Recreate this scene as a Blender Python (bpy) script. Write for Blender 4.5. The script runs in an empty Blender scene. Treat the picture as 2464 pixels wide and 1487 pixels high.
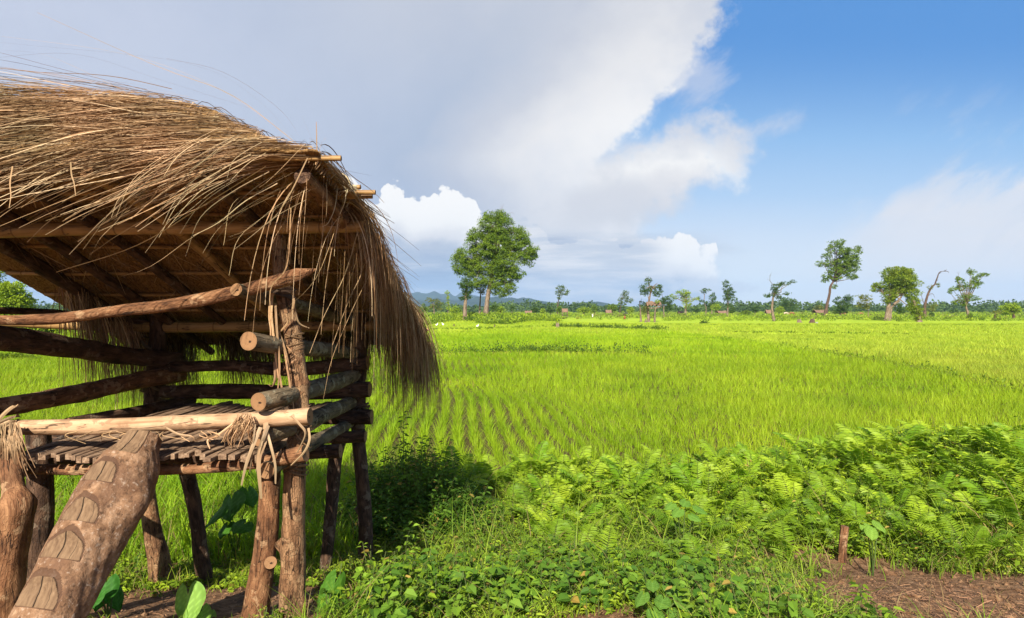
import bpy, math, random
import numpy as np
from mathutils import Vector, Matrix

random.seed(7)
RNG = np.random.default_rng(7)
scn = bpy.context.scene
COL = scn.collection
PI = math.pi

# ------------------------------------------------------------------ camera
H = 2.6            # camera height above the paddy, metres
F = 1400.0         # focal length in units of a picture 2464 wide
CX, CY = 1232.0, 745.0
cd = bpy.data.cameras.new('camera'); cam = bpy.data.objects.new('camera', cd); COL.objects.link(cam)
cam.location = (0, 0, H); cam.rotation_euler = (math.radians(90), 0, 0)
cd.sensor_width = 36; cd.lens = F/2464*36; cd.shift_y = 1.5/2464
cd.clip_start = 0.05; cd.clip_end = 40000
scn.camera = cam
scn.view_settings.view_transform = 'Standard'; scn.view_settings.look = 'None'
scn.view_settings.gamma = 1; scn.view_settings.use_curve_mapping = False
EXPO = 1.15
scn.view_settings.exposure = EXPO
scn.cycles.max_bounces = 6; scn.cycles.diffuse_bounces = 4; scn.cycles.transparent_max_bounces = 8
scn.cycles.volume_bounces = 0
scn.cycles.caustics_reflective = False; scn.cycles.caustics_refractive = False

# ------------------------------------------------------------------ sun
SUN_EL = math.radians(36); SAZ = math.atan2(-0.17, -0.985)   # azimuth of the sun from +Y towards +X
sv = Vector((math.sin(SAZ)*math.cos(SUN_EL), math.cos(SAZ)*math.cos(SUN_EL), math.sin(SUN_EL)))
ld = bpy.data.lights.new('sun', 'SUN'); sun = bpy.data.objects.new('sun', ld); COL.objects.link(sun)
ld.energy = 4.9; ld.angle = math.radians(0.5); ld.color = (1.0, 0.93, 0.79)
sun.rotation_euler = sv.to_track_quat('Z', 'Y').to_euler(); sun.location = (-10, -20, 30)

def s2l(c):
    c = c/255.0
    return c/12.92 if c <= 0.04045 else ((c+0.055)/1.055)**2.4
def S(r, g, b, k=None):           # a display colour to scene radiance under the exposure
    k = 2**-EXPO if k is None else k
    return (s2l(r)*k, s2l(g)*k, s2l(b)*k, 1)

# ------------------------------------------------------------------ node expressions
class NX:
    def __init__(s, nt): s.nt = nt
    def new(s, t, **kw):
        n = s.nt.nodes.new(t)
        for k, v in kw.items(): setattr(n, k, v)
        return n
    def put(s, sock, v):
        if isinstance(v, E): s.nt.links.new(v.s, sock)
        elif hasattr(v, 'links') or hasattr(v, 'is_output'): s.nt.links.new(v, sock)
        elif v is not None: sock.default_value = v
    def math(s, op, a, b=None, c=None, clamp=False):
        n = s.new('ShaderNodeMath', operation=op, use_clamp=clamp)
        s.put(n.inputs[0], a); s.put(n.inputs[1], b)
        if c is not None: s.put(n.inputs[2], c)
        return E(s, n.outputs[0])
    def mix(s, f, a, b, mode='MIX'):
        n = s.new('ShaderNodeMix', data_type='RGBA', blend_type=mode, clamp_factor=True)
        s.put(n.inputs[0], f); s.put(n.inputs[6], a); s.put(n.inputs[7], b)
        return E(s, n.outputs[2])
    def vec(s, x, y, z=0.0):
        n = s.new('ShaderNodeCombineXYZ'); s.put(n.inputs[0], x); s.put(n.inputs[1], y); s.put(n.inputs[2], z)
        return E(s, n.outputs[0])
    def noise(s, v, scale, detail=4, rough=0.5, dist=0.0, out=0):
        n = s.new('ShaderNodeTexNoise'); s.put(n.inputs['Vector'], v)
        n.inputs['Scale'].default_value = scale; n.inputs['Detail'].default_value = detail
        n.inputs['Roughness'].default_value = rough; n.inputs['Distortion'].default_value = dist
        return E(s, n.outputs[out])
    def voro(s, v, scale, feature='F1', out='Distance'):
        n = s.new('ShaderNodeTexVoronoi', feature=feature); s.put(n.inputs['Vector'], v)
        n.inputs['Scale'].default_value = scale
        return E(s, n.outputs[out])
    def smooth(s, x, a, b):
        n = s.new('ShaderNodeMapRange', interpolation_type='SMOOTHSTEP', clamp=True)
        s.put(n.inputs[0], x); s.put(n.inputs[1], a); s.put(n.inputs[2], b)
        n.inputs[3].default_value = 0; n.inputs[4].default_value = 1
        return E(s, n.outputs[0])
    def ramp(s, f, stops, interp='LINEAR'):
        n = s.new('ShaderNodeValToRGB'); n.color_ramp.interpolation = interp
        els = n.color_ramp.elements
        while len(els) < len(stops): els.new(0.5)
        for e, (p, c) in zip(els, stops): e.position = p; e.color = c
        s.put(n.inputs[0], f)
        return E(s, n.outputs[0])
    def curve(s, x, pts):
        n = s.new('ShaderNodeFloatCurve'); c = n.mapping.curves[0]
        n.mapping.use_clip = False
        while len(c.points) < len(pts): c.points.new(0.5, 0.5)
        for p, (a, b) in zip(c.points, pts): p.location = (a, b)
        for p in c.points: p.handle_type = 'AUTO_CLAMPED'
        n.mapping.update(); s.put(n.inputs['Value'], x)
        return E(s, n.outputs[0])
    def sep(s, v):
        n = s.new('ShaderNodeSeparateXYZ'); s.put(n.inputs[0], v)
        return [E(s, o) for o in n.outputs]
class E:
    def __init__(s, x, sock): s.x, s.s = x, sock
    def __add__(s, o): return s.x.math('ADD', s, o)
    __radd__ = __add__
    def __sub__(s, o): return s.x.math('SUBTRACT', s, o)
    def __rsub__(s, o): return s.x.math('SUBTRACT', o, s)
    def __mul__(s, o): return s.x.math('MULTIPLY', s, o)
    __rmul__ = __mul__
    def __truediv__(s, o): return s.x.math('DIVIDE', s, o)
    def mx(s, o): return s.x.math('MAXIMUM', s, o)
    def mn(s, o): return s.x.math('MINIMUM', s, o)

# ------------------------------------------------------------------ world: real sky texture with clouds laid in by direction
def make_world():
    w = bpy.data.worlds.new('World'); scn.world = w; w.use_nodes = True
    nt = w.node_tree; nt.nodes.clear(); x = NX(nt)
    out = x.new('ShaderNodeOutputWorld'); bg = x.new('ShaderNodeBackground')
    nt.links.new(bg.outputs[0], out.inputs[0])
    sky = x.new('ShaderNodeTexSky', sky_type='NISHITA', sun_disc=False)
    sky.sun_elevation = SUN_EL; sky.sun_rotation = SAZ
    sky.air_density = 1.0; sky.dust_density = 0.6; sky.ozone_density = 1.6
    skm = x.new('ShaderNodeVectorMath', operation='SCALE'); nt.links.new(sky.outputs[0], skm.inputs[0]); skm.inputs['Scale'].default_value = 0.075
    skyc = E(x, skm.outputs[0])
    tc = x.new('ShaderNodeTexCoord'); d = E(x, tc.outputs['Generated'])
    dx, dy, dz = x.sep(d)
    ady = x.math('ABSOLUTE', dy).mx(0.12)
    u = dx/ady; v = dz/ady
    X = u*1400 + 1232; Y = 745 - v*1400
    uv = x.vec(u, v, 0.0)
    uvs = x.vec(u*0.35, v*2.2, 0.0)
    def nz_(v, sc, de, ro, g=2.0):
        return (x.noise(v, sc, de, ro) - 0.5)*g + 0.5
    n1 = nz_(uv, 2.2, 6, 0.55, 1.6); n2 = nz_(uv, 7.0, 8, 0.62, 1.8); n3 = nz_(uvs, 6.0, 6, 0.6, 1.8)
    # frayed, billowing displacements
    nb = nz_(uv, 22.0, 7, 0.62, 2.0)
    diag = x.vec(u*0.8 + v*0.6, (v*0.8 - u*0.6)*3.0, 0.0)      # fibres running up to the right
    n4 = nz_(diag, 3.2, 8, 0.66, 1.7)
    n5 = nz_(x.vec(u*.9, v*8.0, 0.0), 4.5, 6, .6, 2.0)
    # --- blue of the clear part
    hz = x.smooth(Y, 60, 740)
    base = x.mix(0.9, skyc, x.ramp(hz, [(0, S(84,148,219)), (0.35, S(144,189,236)), (0.65, S(178,207,240)), (0.85, S(210,222,240)), (1, S(226,232,242))]))
    # --- thin cirrus on the right
    cline = x.curve(X/2464, [(0.0, .8), (0.72, .80), (0.80, .69), (0.86, .62), (0.93, .55), (1.0, .48)])*745
    ci = x.smooth(Y + (n4-0.5)*190 + (n1-0.5)*70, cline, cline+95)
    ci = ci*x.smooth(X + (n4-.5)*320, 1890, 2210)*(0.55+n3*0.5)
    base = x.mix(ci, base, S(234,233,237))
    streak = x.smooth(n4, 0.56, 0.75)*x.smooth(X, 1900, 2300)*0.25*x.smooth(Y, 150, 330)
    base = x.mix(streak, base, S(205,215,232))
    # --- the big grey-white veil on the left
    xb = x.curve(Y/745, [(0, .722), (.08, .712), (.17, .69), (.27, .668), (.34, .645), (.40, .628), (.47, .612), (.52, .60), (.62, .62), (.72, .63), (.80, .64), (.90, .66), (1.0, .66)])*2464
    dist = xb - X + (n2-0.5)*130 + (n1-.5)*60 + (nb-0.5)*38 + (n4-.5)*60
    veil = x.smooth(dist, -25, 34)
    far = x.smooth(dist, 20, 760 )
    vcol = x.ramp(far + (n1-.5)*.35, [(0, S(250,249,249)), (0.20, S(240,239,240)), (0.42, S(207,211,222)), (0.75, S(181,194,216)), (1, S(188,199,220))])
    topl = x.smooth(x.math('SQRT', (X*X + (Y-60)*(Y-60)*2.5)), 1100, 60)
    vcol = x.mix(topl*0.8, vcol, S(204,211,230))
    topm = x.smooth(Y, 330, -60)*x.smooth(X, 500, 1100)
    vcol = x.mix(topm*.75, vcol, S(204,208,219))
    darkm = x.smooth(Y, 300, 520)*x.smooth(X, 1700, 1100)
    vcol = x.mix(darkm*0.35, vcol, S(170,186,213))
    vcol = x.mix(x.smooth(n2*.5 + n4*.5, .35, .75)*.35*x.smooth(far, .75, .1), vcol, S(250,248,247))
    vcol = x.mix(x.smooth(n1*.6 + n2*.4, .62, .30)*.25, vcol, S(176,188,212))
    c = x.mix(veil, base, vcol)
    # wisp off the edge
    def ell(cx, cy, rx, ry, rot, amp=0.9, soft=0.5, nz=None):
        ca, sa = math.cos(rot), math.sin(rot)
        a = ((X-cx)*ca + (Y-cy)*sa)/rx; b = ((Y-cy)*ca - (X-cx)*sa)/ry
        r = x.math('SQRT', a*a + b*b) + ((nz or n2)-0.5)*amp + (nb-.5)*.25
        return x.smooth(r, 1.0, 1.0-soft)
    w1 = ell(1690, 180, 95, 75, -0.9, 2.2, 0.9, n4)
    c = x.mix(w1*.6, c, S(205,213,232))
    w2 = ell(1840, 310, 120, 42, -0.5, 1.8, 0.9, n4)
    c = x.mix(w2*0.75, c, S(214,219,232))
    b2 = ell(1610, 408, 240, 118, -0.38, 1.0, 0.5)
    c = x.mix(b2, c, x.ramp(x.smooth(Y + (n2-.5)*160, 300, 560), [(0, S(220,222,230)), (0.35, S(249,248,247)), (0.7, S(232,231,234)), (1, S(206,211,222))]))
    b3 = ell(1450, 500, 230, 85, -0.25, 0.9, 0.75)
    c = x.mix(b3*.85, c, S(216,218,226))
    # --- layered dark base under the heap clouds
    st = x.smooth(Y + (n3-.5)*60, 540, 600)*x.smooth(X + (n3-.5)*300, 1780, 1600)
    scol = x.ramp(x.smooth(Y, 560, 745), [(0, S(190,199,217)), (0.3, S(178,190,211)), (0.65, S(158,176,204)), (0.85, S(166,184,212)), (1, S(190,203,222))])
    sright = x.smooth(X, 1200, 1700)
    scol = x.mix(sright*.6, scol, S(196,205,220))
    scol = x.mix(x.smooth(n5, 0.48, 0.72)*0.8, scol, S(212,215,223))
    scol = x.mix(x.smooth(n5, 0.46, 0.28)*0.5, scol, S(146,166,198))
    c = x.mix(st, c, scol)
    # --- heap clouds with a billowed top
    wv_ = x.vec(u + (n2-.5)*.02, v + (nb-.5)*.012, 0.0)
    bil = x.voro(wv_, 26.0)*1.0 + x.voro(wv_, 60.0)*.45 + x.voro(wv_, 130.0)*.22
    yt = x.curve(X/2464, [(0, .60), (.30, .60), (.35, .585), (.362, .64), (.385, .592), (.405, .63), (.43, .615), (.46, .632), (.472, .67), (.49, .70), (.52, .715), (.55, .765), (.60, .775), (.64, .765), (.662, .752), (.685, .77), (.70, .80), (.71, .9), (1, 1.0)])*745
    hd = Y - yt - (bil-.75)*46 + (nb-0.5)*10 + (n2-.5)*16
    heap = x.smooth(hd, -2, 5)*x.smooth(X + (nb-.5)*50 + (bil-.75)*40, 1738, 1706)
    hl = x.smooth(hd + (bil-.75)*46 + (n2-.5)*50 + (n3-.5)*40 + x.smooth(X, 1150, 1300)*18, 6, 190)
    hcol = x.ramp(hl, [(0, S(255,254,253)), (0.36, S(250,250,250)), (0.62, S(228,229,235)), (0.8, S(190,199,216)), (1, S(172,186,209))])
    hfade = x.smooth(hd + (n3-.5)*50, 190, 100)
    hpart = x.mix(x.smooth(X, 1150, 1260)*x.smooth(X, 1640, 1540)*0.75, hcol, x.mix(x.smooth(n5, .30, .70), S(184,194,213), S(226,226,231)))
    c = x.mix(heap*hfade, c, hpart)
    h2 = ell(1705, 690, 120, 22, 0, 0.9, 0.35, nb)
    c = x.mix(h2*.8, c, S(218,220,228))
    # --- below the horizon
    c = x.mix(x.smooth(dz, 0.0, -0.02), c, S(120,140,90))
    x.put(bg.inputs[0], c); bg.inputs[1].default_value = 1.0
make_world()

# ------------------------------------------------------------------ mesh helpers
def W(px, py, Y): return np.array([(px-CX)/F*Y, Y, H + (CY-py)/F*Y])
def sstep(a, b, x): t = np.clip((x-a)/(b-a), 0, 1); return t*t*(3-2*t)
_ph = np.random.default_rng(3).uniform(0, 6.28, (8, 2)); _dr = np.random.default_rng(4).uniform(0, 6.28, 8)
def vn(x, y, s):
    r = 0
    for i in range(8):
        f = s*(1.0+0.43*i)*6.28
        r = r + np.sin((x*math.cos(_dr[i])+y*math.sin(_dr[i]))*f + _ph[i, 0])/(1+0.35*i)
    return r/3.2
def terrain(x, y):
    x = np.asarray(x, float); y = np.asarray(y, float)
    z = np.interp(y, [-50, 3.2, 5.3, 7.0], [0.78, 0.74, 0.22, 0.0])
    z = z + 0.42*sstep(3.0, 7.0, x)*sstep(10.5, 7.0, y)
    z = z + 0.05*vn(x, y, 0.28)*sstep(10, 7, y) + 0.016*vn(x+5, y, 1.9)*sstep(10, 7, y)
    m = np.exp(-((x+5)/14.0)**2 - ((y-112)/14.0)**2)
    z = z + 0.9*m
    z = z + 1.6*sstep(170, 420, y)*(0.35+0.35*vn(x, y, 0.004))*sstep(-20, 130, x)
    return z

def build(name, V, Fs, mats, parent=None, col=None, lc=None, mi=None, smooth=False):
    V = np.asarray(V, np.float64).reshape(-1, 3)
    q = parent
    while q is not None: V = V - np.array(q.location); q = q.parent
    V = V.astype(np.float32)
    Fs = [np.asarray(f, np.int32) for f in Fs if len(f)]
    me = bpy.data.meshes.new(name)
    me.vertices.add(len(V)); me.vertices.foreach_set('co', V.ravel())
    li = np.concatenate([f.ravel() for f in Fs]); tot = np.concatenate([np.full(len(f), f.shape[1], np.int32) for f in Fs])
    st = np.concatenate([[0], np.cumsum(tot)[:-1]]).astype(np.int32)
    me.loops.add(len(li)); me.loops.foreach_set('vertex_index', li)
    me.polygons.add(len(tot)); me.polygons.foreach_set('loop_start', st); me.polygons.foreach_set('loop_total', tot)
    if mi is not None: me.polygons.foreach_set('material_index', np.asarray(mi, np.int32))
    me.polygons.foreach_set('use_smooth', np.full(len(tot), bool(smooth)))
    if col is not None:
        a = me.attributes.new('col', 'FLOAT_COLOR', 'POINT'); c = np.ones((len(V), 4), np.float32); c[:, :3] = col; a.data.foreach_set('color', c.ravel())
    if lc is not None:
        a = me.attributes.new('lc', 'FLOAT_VECTOR', 'POINT'); a.data.foreach_set('vector', np.asarray(lc, np.float32).ravel())
    for m in (mats if isinstance(mats, (list, tuple)) else [mats]): me.materials.append(m)
    me.update(calc_edges=True); me.validate()
    o = bpy.data.objects.new(name, me); COL.objects.link(o)
    if parent is not None: o.parent = parent
    return o
def empty(name, loc, label, cat, group=None):
    o = bpy.data.objects.new(name, None); COL.objects.link(o); o.location = Vector([float(a) for a in loc]); o.empty_display_size = 0.2
    return tag(o, label, cat, group)
def tag(o, label=None, cat=None, group=None, kind=None):
    if label: o['label'] = label
    if cat: o['category'] = cat
    if group: o['group'] = group
    if kind: o['kind'] = kind
    return o

class Buf:
    def __init__(s): s.V = []; s.F = {}; s.C = []; s.n = 0; s.L = []; s.M = {}
    def add(s, V, F, C=None, L=None, m=0):
        V = np.asarray(V, float).reshape(-1, 3)
        for f, mm in zip(F if isinstance(F, list) else [F], m if isinstance(m, list) else [m]*99):
            f = np.asarray(f)
            if len(f):
                s.F.setdefault(f.shape[1], []).append(f + s.n); s.M.setdefault(f.shape[1], []).append(np.full(len(f), mm))
        s.V.append(V); s.n += len(V)
        if C is not None: s.C.append(np.broadcast_to(np.asarray(C, float), (len(V), 3)))
        if L is not None: s.L.append(L)
    def out(s, name, mats, parent=None, smooth=False):
        ks = sorted(s.F)
        return build(name, np.concatenate(s.V), [np.concatenate(s.F[k]) for k in ks], mats, parent,
                     np.concatenate(s.C) if s.C else None, np.concatenate(s.L) if s.L else None,
                     np.concatenate([np.concatenate(s.M[k]) for k in ks]), smooth)

def norm(a): return a/np.maximum(np.linalg.norm(a, axis=-1, keepdims=True), 1e-9)
def ribbons(P, Wd, Sd):
    """P (N,K,3) centre lines, Wd (N,K) widths, Sd (N,3) side vectors"""
    N, K = P.shape[:2]
    o = Sd[:, None, :]*Wd[:, :, None]*0.5
    V = np.stack([P-o, P+o], 2).reshape(-1, 3)
    i = (np.arange(N)[:, None]*K + np.arange(K-1)[None])*2
    Fq = np.stack([i, i+1, i+3, i+2], -1).reshape(-1, 4)
    return V, Fq
def blades(base, h, lean, az, width, rng, K=4, droop=0.0):
    """grass blades: rise h, bend over by lean (metres at the tip) towards az"""
    N = len(base); t = np.linspace(0, 1, K)[None, :]
    d = np.stack([np.cos(az), np.sin(az)], -1)
    P = np.zeros((N, K, 3))
    P[:, :, 0] = base[:, 0:1] + d[:, 0:1]*lean[:, None]*t**1.8
    P[:, :, 1] = base[:, 1:2] + d[:, 1:2]*lean[:, None]*t**1.8
    P[:, :, 2] = base[:, 2:3] + h[:, None]*(t - droop*t**3)
    a2 = az + PI/2 + rng.normal(0, .6, N)
    Sd = np.stack([np.cos(a2), np.sin(a2), np.zeros(N)], -1)
    return ribbons(P, width[:, None]*(1.02-t**1.6), Sd)
def rand_dir(n, rng, flat=1.0):
    v = rng.normal(size=(n, 3)); v[:, 2] *= flat; return norm(v)
def leaf4(C, D, Nn, L, Wd):
    Sd = norm(np.cross(D, Nn)); m = C + D*(L*0.45)[:, None]
    V = np.stack([C, m - Sd*(Wd/2)[:, None], C + D*L[:, None], m + Sd*(Wd/2)[:, None]], 1).reshape(-1, 3)
    i = np.arange(len(C))[:, None]*4
    return V, i + np.arange(4)[None]
def leaf6(C, D, Nn, L, Wd, fold=0.25, curl=0.25):
    Sd = norm(np.cross(D, Nn)); U = norm(np.cross(Sd, D)); L = L[:, None]; Wd = Wd[:, None]
    a = C + D*L*0.12 ; b = C + D*L*0.6 - U*L*curl*.25; tip = C + D*L - U*L*curl
    V = np.stack([C, a - Sd*Wd*.42 + U*Wd*fold, b - Sd*Wd*.46 + U*Wd*fold*.9, tip, b + Sd*Wd*.46 + U*Wd*fold*.9, a + Sd*Wd*.42 + U*Wd*fold], 1).reshape(-1, 3)
    i = np.arange(len(C))[:, None]*6
    return V, np.concatenate([i + np.array([[0, 3, 2, 1]]), i + np.array([[0, 5, 4, 3]])])
def spline(pts, n):
    pts = np.asarray(pts, float); k = len(pts)
    if k == 2: t = np.linspace(0, 1, n)[:, None]; return pts[0]*(1-t)+pts[1]*t
    P = np.vstack([2*pts[0]-pts[1], pts, 2*pts[-1]-pts[-2]]); ts = np.linspace(0, k-1-1e-6, n); out = []
    for t in ts:
        i = int(t); f = t-i; p0, p1, p2, p3 = P[i:i+4]
        out.append(0.5*((2*p1)+(-p0+p2)*f+(2*p0-5*p1+4*p2-p3)*f*f+(-p0+3*p1-3*p2+p3)*f**3))
    return np.array(out)
def log(pts, rad, seg=18, n=None, rough=0.05, seed=0, cap=True, point=0, knots=()):
    """a round timber along pts; returns V, faces [quads, cap tris], local coords"""
    rng = np.random.default_rng(seed+11)
    pts = np.asarray(pts, float); ln = np.sum(np.linalg.norm(np.diff(pts, axis=0), axis=1))
    r0 = float(np.mean(rad)); n = n or int(max(8, min(90, ln/max(r0*0.6, 0.012))))
    C = spline(pts, n); R = np.interp(np.linspace(0, 1, n), np.linspace(0, 1, len(rad)), rad)
    if point: R[-point:] *= np.linspace(1, 0.12, point+1)[1:]
    T = norm(np.gradient(C, axis=0)); up = np.array([0, 0, 1.0]) if abs(T[n//2, 2]) < .9 else np.array([0, 1.0, 0])
    A = norm(np.cross(T, up)); B = np.cross(A, T)
    s = np.concatenate([[0], np.cumsum(np.linalg.norm(np.diff(C, axis=0), axis=1))])
    th = np.linspace(0, 2*PI, seg, endpoint=False)
    ph = rng.uniform(0, 6.28, (6, 2)); amp = np.zeros((n, seg))
    for k in range(6):
        m = [1, 2, 3, 2, 5, 7][k]; fr = [2.0, 4.5, 8, 13, 22, 33][k]
        amp += np.sin(th[None]*m + ph[k, 0] + 1.2*np.sin(s[:, None]*fr*.5 + ph[k, 1]))*np.sin(s[:, None]*fr+ph[k, 1])/(1+k*.35)
    amp = 1 + rough*amp
    for (ks, kt, kh, kw) in knots:
        dth = np.angle(np.exp(1j*(th-kt)))[None]
        amp += kh*np.exp(-((s[:, None]-ks*ln)/(kw*r0))**2 - (dth/(kw*.6))**2)
    Rr = R[:, None]*amp
    V = C[:, None] + A[:, None]*(np.cos(th)[None, :, None]*Rr[:, :, None]) + B[:, None]*(np.sin(th)[None, :, None]*Rr[:, :, None])
    o = rng.uniform(0, 20)
    L = np.stack([np.cos(th)[None]*Rr, np.sin(th)[None]*Rr, np.broadcast_to(s[:, None]+o, (n, seg))], -1)
    i = np.arange(n-1)[:, None]*seg; j = np.arange(seg)[None]; j2 = (j+1) % seg
    Q = np.stack([i+j, i+j2, i+seg+j2, i+seg+j], -1).reshape(-1, 4)
    V = V.reshape(-1, 3); L = L.reshape(-1, 3); caps = []
    if cap:
        m = len(V); ring = np.arange(seg)
        V = np.vstack([V, V[:seg], C[:1] + T[0]*0.004, V[-seg:], C[-1:] - T[-1]*0.004]); oo = np.array([[0, 0, o]])
        L = np.vstack([L, L[:seg], oo, L[-seg:], oo])
        caps = np.concatenate([np.stack([m+(ring+1) % seg, m+ring, np.full(seg, m+seg)], 1), np.stack([m+seg+1+ring, m+seg+1+(ring+1) % seg, np.full(seg, m+2*seg+1)], 1)])
    return V, [Q, caps], L

# ------------------------------------------------------------------ materials
def newmat(name):
    m = bpy.data.materials.new(name); m.use_nodes = True; nt = m.node_tree; nt.nodes.clear(); x = NX(nt)
    out = x.new('ShaderNodeOutputMaterial'); return m, x, out
def attr(x, name, sock='Color'):
    n = x.new('ShaderNodeAttribute', attribute_name=name); return E(x, n.outputs[sock])
def principled(x, col, rough=0.7, spec=0.3, bump=None, bs=0.3, bd=0.01):
    p = x.new('ShaderNodeBsdfPrincipled'); x.put(p.inputs['Base Color'], col); x.put(p.inputs['Roughness'], rough)
    p.inputs['Specular IOR Level'].default_value = spec
    if bump is not None:
        b = x.new('ShaderNodeBump'); b.inputs['Strength'].default_value = bs; b.inputs['Distance'].default_value = bd
        x.put(b.inputs['Height'], bump); x.nt.links.new(b.outputs[0], p.inputs['Normal'])
    return p
def leaf_mat(name, trans=0.4, rough=0.5, spec=0.35, tint=(1.25, 1.15, 0.5), nscale=1.3):
    m, x, out = newmat(name)
    c = attr(x, 'col'); g = x.new('ShaderNodeNewGeometry')
    nz = x.noise(E(x, g.outputs['Position']), nscale, 3)
    c2 = x.mix(1.0, c, x.ramp(nz, [(0.3, (0.72, 0.8, 0.7, 1)), (0.7, (1.25, 1.15, 1.1, 1))]), 'MULTIPLY')
    p = principled(x, c2, rough, spec)
    t = x.new('ShaderNodeBsdfTranslucent'); x.put(t.inputs[0], x.mix(1.0, c2, (*tint, 1), 'MULTIPLY'))
    mx = x.new('ShaderNodeMixShader'); mx.inputs[0].default_value = trans
    x.nt.links.new(p.outputs[0], mx.inputs[1]); x.nt.links.new(t.outputs[0], mx.inputs[2]); x.nt.links.new(mx.outputs[0], out.inputs[0])
    return m
def bark_mat(name, c1, c2, c3, zs=0.3, sc=24, bs=0.85, bd=0.018, patches=0.0, pc=(0.4, 0.36, 0.28, 1), rough=0.85, nodes=False):
    m, x, out = newmat(name)
    lc = attr(x, 'lc', 'Vector'); a, b, c = x.sep(lc)
    v = x.vec(a, b, c*zs)
    n1 = x.noise(v, sc, 6, 0.65, 0.4); n2 = x.noise(lc, 7, 4, 0.55); n3 = x.noise(x.vec(a, b, c*0.08), sc*2.4, 4, .6)
    vo = x.voro(x.vec(a + (n1-.5)*.03, b, c*0.45), sc*2.3, 'DISTANCE_TO_EDGE')
    col = x.ramp(n1, [(0.30, c1), (0.48, c2), (0.68, c3)])
    col = x.mix(x.smooth(n2, 0.42, 0.72)*0.55, col, c1)
    col = x.mix(x.smooth(n3, 0.56, 0.70)*0.5, col, c3)
    hgt = n1*0.7 + x.smooth(vo, 0.0, 0.10)*0.14 + n3*0.35
    crk = x.smooth(x.math('ABSOLUTE', x.noise(x.vec(a, b, c*.10), sc*.9, 3, .5) - .5), .016, .004)*x.smooth(n2, .40, .55)
    col = x.mix(crk*.8, col, (0.012, 0.007, 0.005, 1)); hgt = hgt - crk*.5
    if patches:
        pm = x.smooth(x.noise(lc, 11, 5, 0.6), 0.60-patches*.2, 0.64-patches*.2)
        col = x.mix(pm*0.7, col, pc); hgt = hgt + pm*0.15
    if nodes:
        wv = x.math('FRACT', c*3.1); ring = x.smooth(x.math('ABSOLUTE', wv-0.5), 0.03, 0.0)
        col = x.mix(ring*0.75, col, c1); hgt = hgt*.4 + ring*0.8
    p = principled(x, col, rough, 0.2, hgt, bs, bd)
    x.nt.links.new(p.outputs[0], out.inputs[0]); return m
def cut_mat(name, c1, c2):
    m, x, out = newmat(name)
    lc = attr(x, 'lc', 'Vector'); a, b, c = x.sep(lc)
    n = x.noise(lc, 9, 4); r = x.math('SQRT', a*a+b*b) + (n-.5)*.012
    ring = x.math('SINE', r*900)*.5+.5
    ang = x.math('ARCTAN2', a, b)
    crack = x.smooth(x.math('ABSOLUTE', x.math('SINE', ang*1.5 + n*2.5)), 0.12, 0.0)*x.smooth(r, 0.04, 0.0)*.8
    pith = x.smooth(x.math('SQRT', (a-.006)*(a-.006)*.35 + (b+.004)*(b+.004)*2.2) + (x.noise(lc, 70, 4)-.5)*.03, .010, .004); crack = crack.mx(pith)
    col = x.mix(ring*.5, c1, c2); col = x.mix(x.smooth(r, .035, .065)*.5, col, c2); col = x.mix(x.smooth(n, .52, .66)*.6, col, (.15, .08, .04, 1)); col = x.mix(x.smooth(x.noise(lc, 30, 4), .5, .75)*.5, col, c2)
    col = x.mix(crack, col, (0.03, 0.015, 0.008, 1))
    p = principled(x, col, .8, .2, ring*.3 - crack, 0.5, .004)
    x.nt.links.new(p.outputs[0], out.inputs[0]); return m
M = {}
M['leaf'] = leaf_mat('leaf_green', .4, .62, .2)
M['tree_leaf'] = leaf_mat('tree_foliage', 0.28, 0.6, 0.2, (1.3, 1.15, 0.5), 0.5)
M['rice'] = leaf_mat('rice_blade', 0.45, 0.6, 0.2, (1.15, 1.1, 0.5), 0.35)
M['fern'] = leaf_mat('fern_frond', 0.42, 0.5, 0.3, (1.2, 1.12, 0.45), 1.0)
M['straw'] = leaf_mat('dry_thatch', 0.12, 0.65, 0.25, (1.1, 1.0, 0.8), 2.5)
M['bark_red'] = bark_mat('bark_reddish', (0.05, 0.022, 0.011, 1), (0.17, 0.075, 0.034, 1), (0.30, 0.155, 0.075, 1), patches=0.15, pc=(0.36, 0.22, 0.12, 1))
M['bark_flaky'] = bark_mat('bark_flaky', (0.06, 0.028, 0.014, 1), (0.20, 0.10, 0.048, 1), (0.36, 0.205, 0.105, 1), sc=24, bs=1.0, bd=.026, patches=0.35, pc=(0.33, 0.20, 0.105, 1))
M['bark_dark'] = bark_mat('bark_dark', (0.022, 0.012, 0.008, 1), (0.075, 0.040, 0.024, 1), (0.15, 0.085, 0.052, 1), patches=0.05, pc=(0.18, 0.13, 0.09, 1))
M['bark_grey'] = bark_mat('bark_grey_green', (0.05, 0.036, 0.02, 1), (0.13, 0.092, 0.052, 1), (0.22, 0.165, 0.10, 1), sc=18, bs=.8, patches=0.2, pc=(0.27, 0.235, 0.155, 1))
M['peeled'] = bark_mat('peeled_wood', (0.19, 0.10, 0.05, 1), (0.42, 0.26, 0.15, 1), (0.56, 0.38, 0.235, 1), zs=.08, sc=18, bs=0.4, bd=.006, patches=.22, pc=(0.24, 0.14, 0.08, 1))
M['bamboo'] = bark_mat('bamboo_pole', (0.11, 0.055, 0.02, 1), (0.33, 0.19, 0.072, 1), (0.46, 0.28, 0.115, 1), zs=.06, sc=22, bs=0.3, bd=.006, rough=.5, nodes=True)
M['ladder'] = bark_mat('ladder_log_bark', (0.10, 0.06, 0.038, 1), (0.235, 0.15, 0.098, 1), (0.34, 0.235, 0.16, 1), zs=.8, sc=13, bs=0.7, bd=.012, patches=0.3, pc=(0.34, 0.25, 0.19, 1))
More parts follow.
